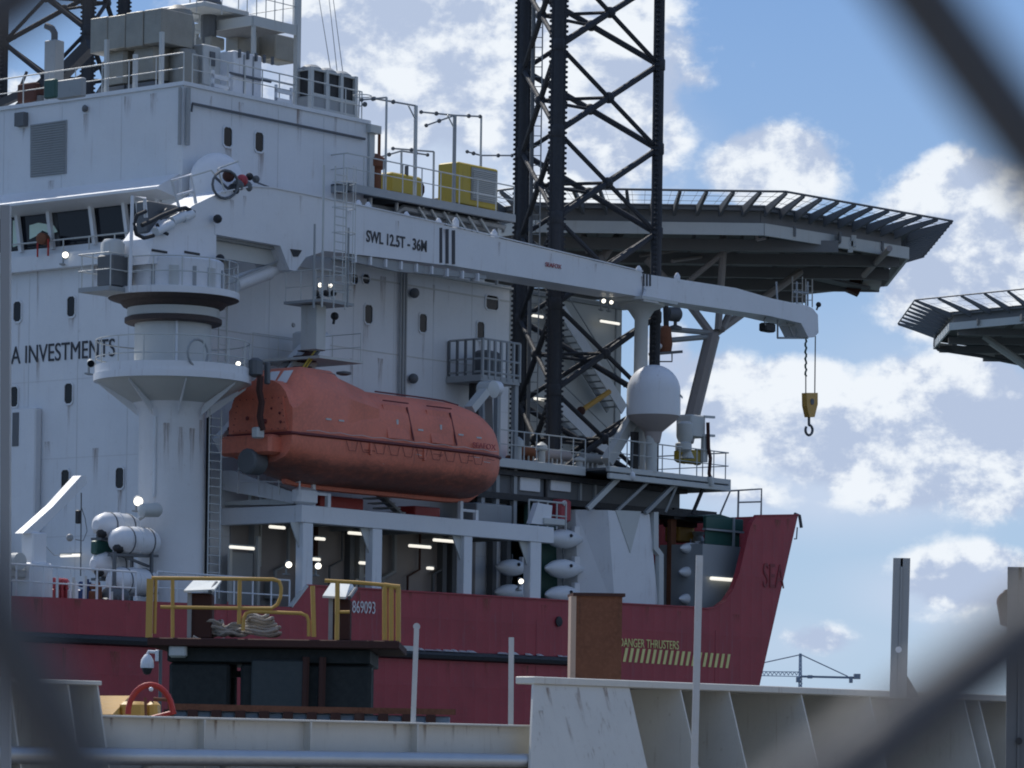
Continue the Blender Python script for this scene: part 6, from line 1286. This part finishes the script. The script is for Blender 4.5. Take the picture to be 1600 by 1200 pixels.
# CCTV dome
c = d_(230, 1042, 66); t = T('security_camera', 'white dome security camera on a bracket left of the dark fenders', 'camera', c, ship=False); r = .10
t.part('head', MB().lathe(c, [(r * 1.15, -.02), (r * 1.2, .02), (r * 1.1, .12), (r * .6, .2), (.04, .22)], 16), WHITE2); t.part('dome_lens', MB().lathe(c, [(.02, -.14), (r * .6, -.12), (r * .98, -.03), (r, 0)], 16), BLACK)
t.part('arm', MB().path([c + Vector((0, 0, .2)), c + Vector((.02, 0, .27)), c + Vector((.16, .0, .26))], .03, 8), WHITE2); t.part('wall_plate', MB().bbox(c + Vector((.14, -.05, .10)), c + Vector((.2, .05, .30)), .01), WHITE2); t.part('support_post', MB().tube((c.x + .23, c.y + .03, 3.0), (c.x + .23, c.y + .03, c.z + .3), .03), DGREY)
# yellow railings
zR = zp_ + .02
def yr(lab, items, nm='yellow_railing'):
    t = T(nm, lab, 'railing', d_(items[0][1][0][0], items[0][1][0][1]), ship=False, group='yellow railings on the mooring platform')
    for part, pts, r in items:
        P = [d_(x, y) + Vector((0, .1, 0)) for x, y in pts]
        t.part(part, MB().path(P, r, 8) if part != 'plate_post' else MB().bar(P[0], P[1], .14, .12), YEL)
    return t
yr('left yellow railing with a rounded end on the mooring platform', [('plate_post', [(232, 996), (234, 904)], .07), ('top_rail', [(236, 903), (370, 904), (427, 905), (436, 908), (439, 918), (438, 932), (433, 944), (424, 950), (372, 950), (250, 948)], .036), ('post', [(269, 996), (269, 905)], .036), ('post', [(373, 975), (374, 906)], .04), ('post', [(241, 990), (243, 905)], .03)])
yr('low yellow hoop railing over the rope pile', [('hoop', [(379, 985), (380, 966), (384, 958), (392, 955), (470, 958), (479, 962), (482, 970), (482, 994)], .036)])
yr('single yellow post right of the low hoop', [('post', [(490, 995), (488, 915)], .045)])
yr('right yellow railing with the gate posts', [('top_rail', [(507, 907), (560, 910), (625, 916)], .036), ('post', [(526, 1002), (527, 909)], .045), ('post', [(601, 1000), (601, 914)], .05), ('post', [(611, 1002), (611, 918)], .05), ('post', [(622, 1003), (622, 916)], .05), ('cross_bar', [(600, 914), (624, 918)], .05), ('middle_rail', [(527, 956), (546, 956)], .03)])
# quick-release hook stands with sloping covers
for (xa, xb, yt_, yb_, cov, lab, mt, zc_) in ((293, 328, 925, 985, ((287, 926), (335, 924), (347, 908), (305, 907)), 'hook stand with a flaking weathered cover on the left of the mooring platform', RUSTD, 0), (515, 546, 934, 1000, ((504, 934), (540, 936), (553, 920), (548, 912), (518, 913)), 'hook stand with a clean white sloping cover on the right of the mooring platform', RUSTD, 1)):
    a, b = d_(xa, yb_), d_(xb, yt_); t = T('mooring_hook_stand', lab, 'mooring hook', (a.x, yF + .8, zR), ship=False, group='mooring hook stands')
    t.part('housing', MB().bbox((a.x, yF + .5, zR), (b.x, yF + 1.1, b.z), .03), mt); t.part('side_post', MB().box((a.x - .05, yF + .45, zR), (a.x + .03, yF + .6, b.z)), GREY)
    q = [d_(x, y, DD + (.3 if y > 920 else 1.3)) for x, y in cov]
    t.part('cover', MB().prism(q, (0, 0, .04)), paint('cover_white_%d' % zc_, (.68, .70, .66), .5, 1.0 if zc_ == 0 else .2, (.12, .14, .1), .8, scale=5), smooth=False); t.part('hinge', MB().tube(d_(xb, yt_, DD + .3), d_(xb + 10, yt_ - 14, DD + 1.0), .04), DGREY)
# rope pile
t = T('rope_pile', 'heaped coils of weathered mooring rope on the platform', 'rope', d_(370, 992), ship=False)
for k, (x, y, rx, n) in enumerate(((325, 984, .30, 5), (365, 986, .26, 4), (400, 978, .42, 7), (345, 990, .22, 3))):
    for j in range(n):
        c = d_(x + random.uniform(-4, 4), 992) + Vector((0, .7 + random.uniform(-.1, .2), .04 + j * .055)); rr = rx * (1 - j * .09)
        t.part('coil', MB().path([c + Vector((rr * math.cos(a), rr * .7 * math.sin(a), .03 * math.sin(3 * a + k))) for a in [i * math.pi / 9 for i in range(18)]], .035, 6, closed=True), ROPE)
t.part('loose_end', MB().path([d_(x, y) + Vector((0, .2, 0)) for x, y in ((300, 994), (312, 1000), (330, 1003), (350, 998))], .03), ROPE)

# ------------------------------------------------------------ rusty walkway and gear behind the barrier
Dw = 46.0; e_ = lambda x, y, dd=Dw: at(x, y, dd)
wk = T('service_walkway', 'rust streaked walkway beam over faded blue panels behind the grey barrier', 'walkway', e_(480, 1130), ship=False)
a, b = e_(262, 1101), e_(712, 1108); wk.part('rusty_beam', MB().loft([[e_(x, y0), e_(x, y0, Dw + 1.2), e_(x, y1, Dw + 1.2), e_(x, y1)] for x, y0, y1 in ((262, 1099, 1109), (480, 1104, 1114), (712, 1108, 1117))]), RUST, smooth=False)
for k in range(12):
    x = 264 + k * 37.2; y = 1100 + k * .8
    wk.part('blue_panel', MB().bbox(e_(x + 4, y + 32, Dw + .1), e_(x + 30, y + 11, Dw + .3), .01), BLUEP)
    wk.part('support_bracket', MB().bar(e_(x, y + 34), e_(x, y + 8), .10, .12), RUSTD)
wk.part('lower_beam', MB().bar(e_(255, 1145, Dw + .2), e_(715, 1150, Dw + .2), .3, .2), RUSTD)
for x in (300, 480, 660): p = e_(x, 1140, Dw + .5); wk.part('pile', MB().tube((p.x, p.y, -2), (p.x, p.y, p.z), .2, 10), RUSTD)
t = T('winch_cover', 'bright yellow angular machine cover behind the barrier at the left', 'machine cover', at(200, 1120, 34), ship=False); y_ = lambda x, y, dd=34: at(x, y, dd)
t.part('cover', MB().prism([y_(140, 1116, 33.2), y_(176, 1116, 33.2), y_(203, 1087, 35.2), y_(140, 1087, 35.2)], (0, .02, -.25)), YEL, smooth=False)
t.part('side_block', MB().bbox(y_(186, 1135), y_(225, 1096) + Vector((0, .5, 0)), .03), YEL); t.part('end_block', MB().bbox(y_(228, 1135, 34.1), y_(246, 1096, 34.1) + Vector((0, .35, 0)), .03), YEL)
t = T('hand_wheel', 'orange red hoop guard round the yellow machine cover', 'hoop', at(235, 1125, 33), ship=False)
t.part('hoop', MB().path([at(235 + 35 * math.cos(a), 1116 - 46 * math.sin(a), 33) for a in [math.pi * k / 14 for k in range(15)]], .026, 8), REDB)
t.part('cross_tube', MB().tube(at(240, 1092, 33), at(268, 1094, 33), .015).tube(at(227, 1090, 33), at(228, 1120, 33), .012), RUST); t.part('white_knob', MB().ball(at(236, 1077, 32.9), .02, 8), WHITE2); t.part('lower_tube', MB().tube(at(236, 1122, 33), at(275, 1112, 33), .02), REDB)
# rusty square column
t = T('rusty_column', 'rust brown square steel column with a flanged top in front of the hull', 'column', at(932, 1060, 41), ship=False)
t.o.rotation_euler.z = 0
a, b = at(897, 1062, 41), at(973, 932, 41); w_ = b.x - a.x; R3 = Matrix.Rotation(R(5.5), 3, 'Z')
cc = Vector((a.x, 41, 0)); rp = lambda x, y, z: cc + R3 @ Vector((x, y, 0)) + Vector((0, 0, z))
t.part('shaft', MB().loft([[rp(0, 0, z), rp(w_, 0, z), rp(w_, w_, z), rp(0, w_, z)] for z in (3.3, b.z)]), RUST, smooth=False)
t.part('top_flange', MB().loft([[rp(-.025, -.025, z), rp(w_ + .03, -.025, z), rp(w_ + .03, w_ + .03, z), rp(-.025, w_ + .03, z)] for z in (b.z, b.z + .035)]), RUSTD, smooth=False)
t.part('painted_sunlit_edge', MB().loft([[rp(-.045, -.012, z), rp(.012, -.012, z), rp(.012, .25, z), rp(-.045, .25, z)] for z in (3.3, b.z - .003)]), paint('sunlit_rust', (.50, .36, .28), .7, .5, scale=4), smooth=False)  # paler strip paints in the sunlight on the column's left face

# ------------------------------------------------------------ steel barrier along the quay edge
def zb(y, px, v=VB): return pv(px, y, v).z
zlow = zb(1118, 170); zhi = zb(1057, 830); zmid = zb(1064, 148)
U = lambda px: pv(px, 1100, VB).x
ba = T('quay_barrier', 'grey green steel barrier of panels and sloping ribs along the quay edge', 'barrier', (U(500), VB, 3.4))
uL0, uL1, uM1, uR1 = U(-260), U(148), U(826), U(1900)
zbot = 3.4
# low run
ba.part('low_panel', MB().box((uL1, VB + .02, zbot), (uM1 + .3, VB + .08, zlow - .012)), BAR)
ba.part('low_top_flange', MB().bbox((uL1, VB - .05, zlow - .012), (uM1, VB + .12, zlow + .004), .003), BAR)
rib = lambda uu, z0, z1, w0, w1, th=.014: [(uu, VB + .02, z1), (uu, VB - w1, z1), (uu, VB - w0, z0), (uu, VB + .02, z0)]
for px in (312, 478, 645): ba.part('rib', MB().prism(rib(U(px), zbot, zlow - .013, .055, .05), (.016, 0, 0)), BAR, smooth=False)
# left raised block
ba.part('raised_panel', MB().box((uL0, VB + .32, zbot), (uL1 - .02, VB + .38, zmid - .03)), BAR)
ba.part('raised_flange', MB().bbox((uL0, VB - .06, zmid - .03), (uL1 + .01, VB + .44, zmid), .004), BAR)
for px in (-120, -30, 8, 100, 146): ba.part('rib', MB().prism([(p[0], p[1] + (.3 if p[1] > VB else 0), p[2]) for p in rib(U(px), zbot, zmid - .031, .48, .03)], (.016, 0, 0)), BAR, smooth=False)
# right raised run
ba.part('raised_flange', MB().bbox((uM1, VB - .06, zhi - .06), (uR1, VB + .14, zhi), .006), BAR)
ba.part('rear_flange', MB().box((U(985), VB + .141, zhi - .05), (uR1, VB + .9, zhi - .004)), BAR)
ba.part('raised_panel', MB().box((U(985), VB + .80, zbot), (uR1, VB + .87, zhi - .052)), BAR)
zq0 = zbot
inc = lambda uu, z: (uu, VB - .04 - (zhi - .062 - z) * .30, z)
u975 = U(975); du_ = .20
ba.part('inclined_panel', MB().prism([inc(uM1 + .01, zhi - .062), inc(u975, zhi - .062), inc(u975, zq0), inc(uM1 - .9, zq0)], (0, .02, 0)), BAR, smooth=False)
for px in (975, 1056, 1132, 1245, 1352, 1500, 1523, 1585, 1680, 1780):
    wtop = .04; ba.part('rib', MB().prism([(U(px), VB + .79, zhi - .062), (U(px), VB - wtop, zhi - .062), (U(px), VB - wtop - (zhi - .062 - zbot) * .30, zbot), (U(px), VB + .79, zbot)], (.016, 0, 0)), BAR, smooth=False)
for x, y in ((860, 1074), (905, 1074), (950, 1074), (880, 1120), (840, 1110)):
    p = pv(x, y, VB - .1); o_ = (zhi - .062 - p.z) * .30 + .04; w2 = .03 + .05 * random.random(); L2 = .15 + .3 * random.random()
    ba.part('rust_run', MB().add([(p.x, VB - o_ - .006, p.z), (p.x + w2, VB - o_ - .006, p.z), (p.x + w2 * .7, VB - o_ - .006 - L2 * .3, p.z - L2), (p.x + w2 * .2, VB - o_ - .006 - L2 * .3, p.z - L2)], [(0, 1, 2, 3)]), STAIN, smooth=False)
for px in range(190, 800, 46):
    w2 = .02 + .04 * random.random(); L2 = .08 + .16 * random.random(); u2 = U(px + random.uniform(-15, 15)); ba.part('rust_run', MB().add([(u2, VB + .016, zlow - .014), (u2 + w2, VB + .016, zlow - .014), (u2 + w2 * .8, VB + .016, zlow - .014 - L2), (u2 + w2 * .2, VB + .016, zlow - .014 - L2)], [(0, 1, 2, 3)]), STAIN, smooth=False)
# posts on and near the barrier
def holepost(lab, xt, yt, xb, yb_, wpx, dd, mat, holes=(), top='round', yend=None):
    a, b = at(xb, yb_, dd), at(xt, yt, dd); wd = wpx / F * dd; t = T('fence_post', lab, 'post', a, ship=False, group='steel posts along the quay')
    ax = (b - a).normalized(); sd = Vector((1, 0, 0)); dp = Vector((0, 1, 0))
    if top == 'notch':
        for s_ in (-1, 1): t.part('flange', MB().bar(a + sd * s_ * wd * .38, b + sd * s_ * wd * .38, wd * .24, wd), mat)
        t.part('web', MB().bar(a, b - ax * wd * .9, wd * .5, wd * .2), mat)
    else:
        t.part('post', MB().bar(a, b, wd, wd * .7), mat)
        if top == 'round': t.part('post_cap', MB().lathe(b + Vector((0, -wd * .34, 0)), [(wd * .5, 0), (wd * .5, wd * .68)], 16, (0, 1, 0)), mat)
    for hy in holes:
        f = (hy - yb_) / (yt - yb_); c = a.lerp(b, f) + dp * (-wd * .36); t.part('bolt_hole', MB().lathe(c, [(wd * .26, 0), (wd * .26, -wd * .06)], 10, (0, 1, 0)), BLACK)
    return t
holepost('rounded grey post left of centre on the low barrier', 651, 979, 645, 1140, 11, 29, GALV)
t = holepost('plain grey post at the left edge of the high barrier', 799, 996, 798, 1140, 12, 30.5, GALV, (1068,), 'flat'); 
holepost('tall leaning grey post with bolt holes in front of the bow', 1093, 868, 1084, 1230, 15, 24, GALV, (1006, 1140), 'flat')
t = holepost('dark notched post standing alone against the sky', 1409, 872, 1403, 1090, 15, 33, GREY, (), 'notch'); a = at(1404, 1015, 32.8); t.part('painted_daylight_disc', MB().lathe(a, [(.028, 0), (.028, -.01)], 10, (0, 1, 0)), WHITE2); t.part('gusset_plate', MB().prism([at(1405, 1088, 33), at(1405, 1042, 33), at(1414, 1050, 33), at(1434, 1084, 33), at(1434, 1090, 33)], (0, .04, 0)), DGREY)  # white disc paints the daylight seen through a hole in the post
t = holepost('big notched post at the right edge with a rounded bracket', 1594, 886, 1590, 1240, 22, 24, DGREY, (1158,), 'notch'); t.part('round_bracket', MB().lathe(at(1577, 940, 24) , [(.07, 0), (.07, .1)], 18, (0, 1, 0)).prism([at(1560, 940, 24), at(1566, 975, 24), at(1590, 985, 24), at(1590, 920, 24), at(1572, 921, 24)], (0, .1, 0)), RUSTD)
holepost('thick grey post at the left edge of the view', 9, 322, 9, 1250, 21, 20, paint('lamp_post_grey', (.24, .26, .28), .5, .3), (), 'flat')
# round kerb rail along the foot of the low run
P0, P1 = pv(-240, 1170, VB - .14), pv(850, 1190, VB - .14)
t = T('kerb_rail', 'sunlit pale round rail along the foot of the low barrier at the bottom left', 'rail', (P0.x, P0.y, 3.4))
P0.z = P1.z; t.part('pipe', MB().tube(P0, P1, .062, 20), GALV); t.part('lower_pipe', MB().tube(P0 - Vector((0, 0, .16)), P1 - Vector((0, 0, .16)), .05, 16), RUSTD)
for k in range(9): p = P0.lerp(P1, (k + .5) / 9); t.part('rail_post', MB().tube((p.x, p.y + .06, 3.4), (p.x, p.y + .06, p.z - .03), .04, 12), GREY)

# ------------------------------------------------------------ chain-link fence right in front of the lens
fd_ = 0.20; fy = lambda x, y: at(x, y, fd_)
Rn, Ln, Tn, Bn = (1969, 713), (-400, 262), (975, -630), (470, 1835)
e1 = (915, 1427); e2 = (1428, -1003)
def nodept(i, j):
    base = (Ln[0] + i * e1[0] + j * e2[0], Ln[1] + i * e1[1] + j * e2[1])
    fix = {(0, 0): Ln, (0, 1): Tn, (1, 0): Bn, (1, 1): Rn}
    return fix.get((i, j), base)
fence = T('chain_link_fence', 'blurred chain-link fence wires close to the viewer, crossing the corners', 'fence', fy(800, 600), ship=False)
for k in range(-7, 8):
    # each wire zigzags down: +e1, -e2, +e1 ...
    i, j = k - 6 if False else 0, k
    pts = []; ii, jj = -6 + (k + 60) // 2 - 30, 0
    ii = -6; jj = 6 + k
    seq = [(ii, jj)]
    for n_ in range(26):
        if n_ % 2 == 0: ii += 1
        else: jj -= 1
        seq.append((ii, jj))
    P = [fy(*nodept(a, b)) for a, b in seq]; out = []
    for n_ in range(len(P)):
        if n_ == 0 or n_ == len(P) - 1: out.append(P[n_]); continue
        p, a, b = P[n_], (P[n_ - 1] - P[n_]).normalized(), (P[n_ + 1] - P[n_]).normalized()
        sgn = .0022 * (1 if n_ % 2 else -1)
        out += [p + a * .006, p + (a + b) * .0012 + Vector((0, sgn, 0)), p + b * .006]
    fence.part('wire', MB().path(out, .0021, 10), WIRE)
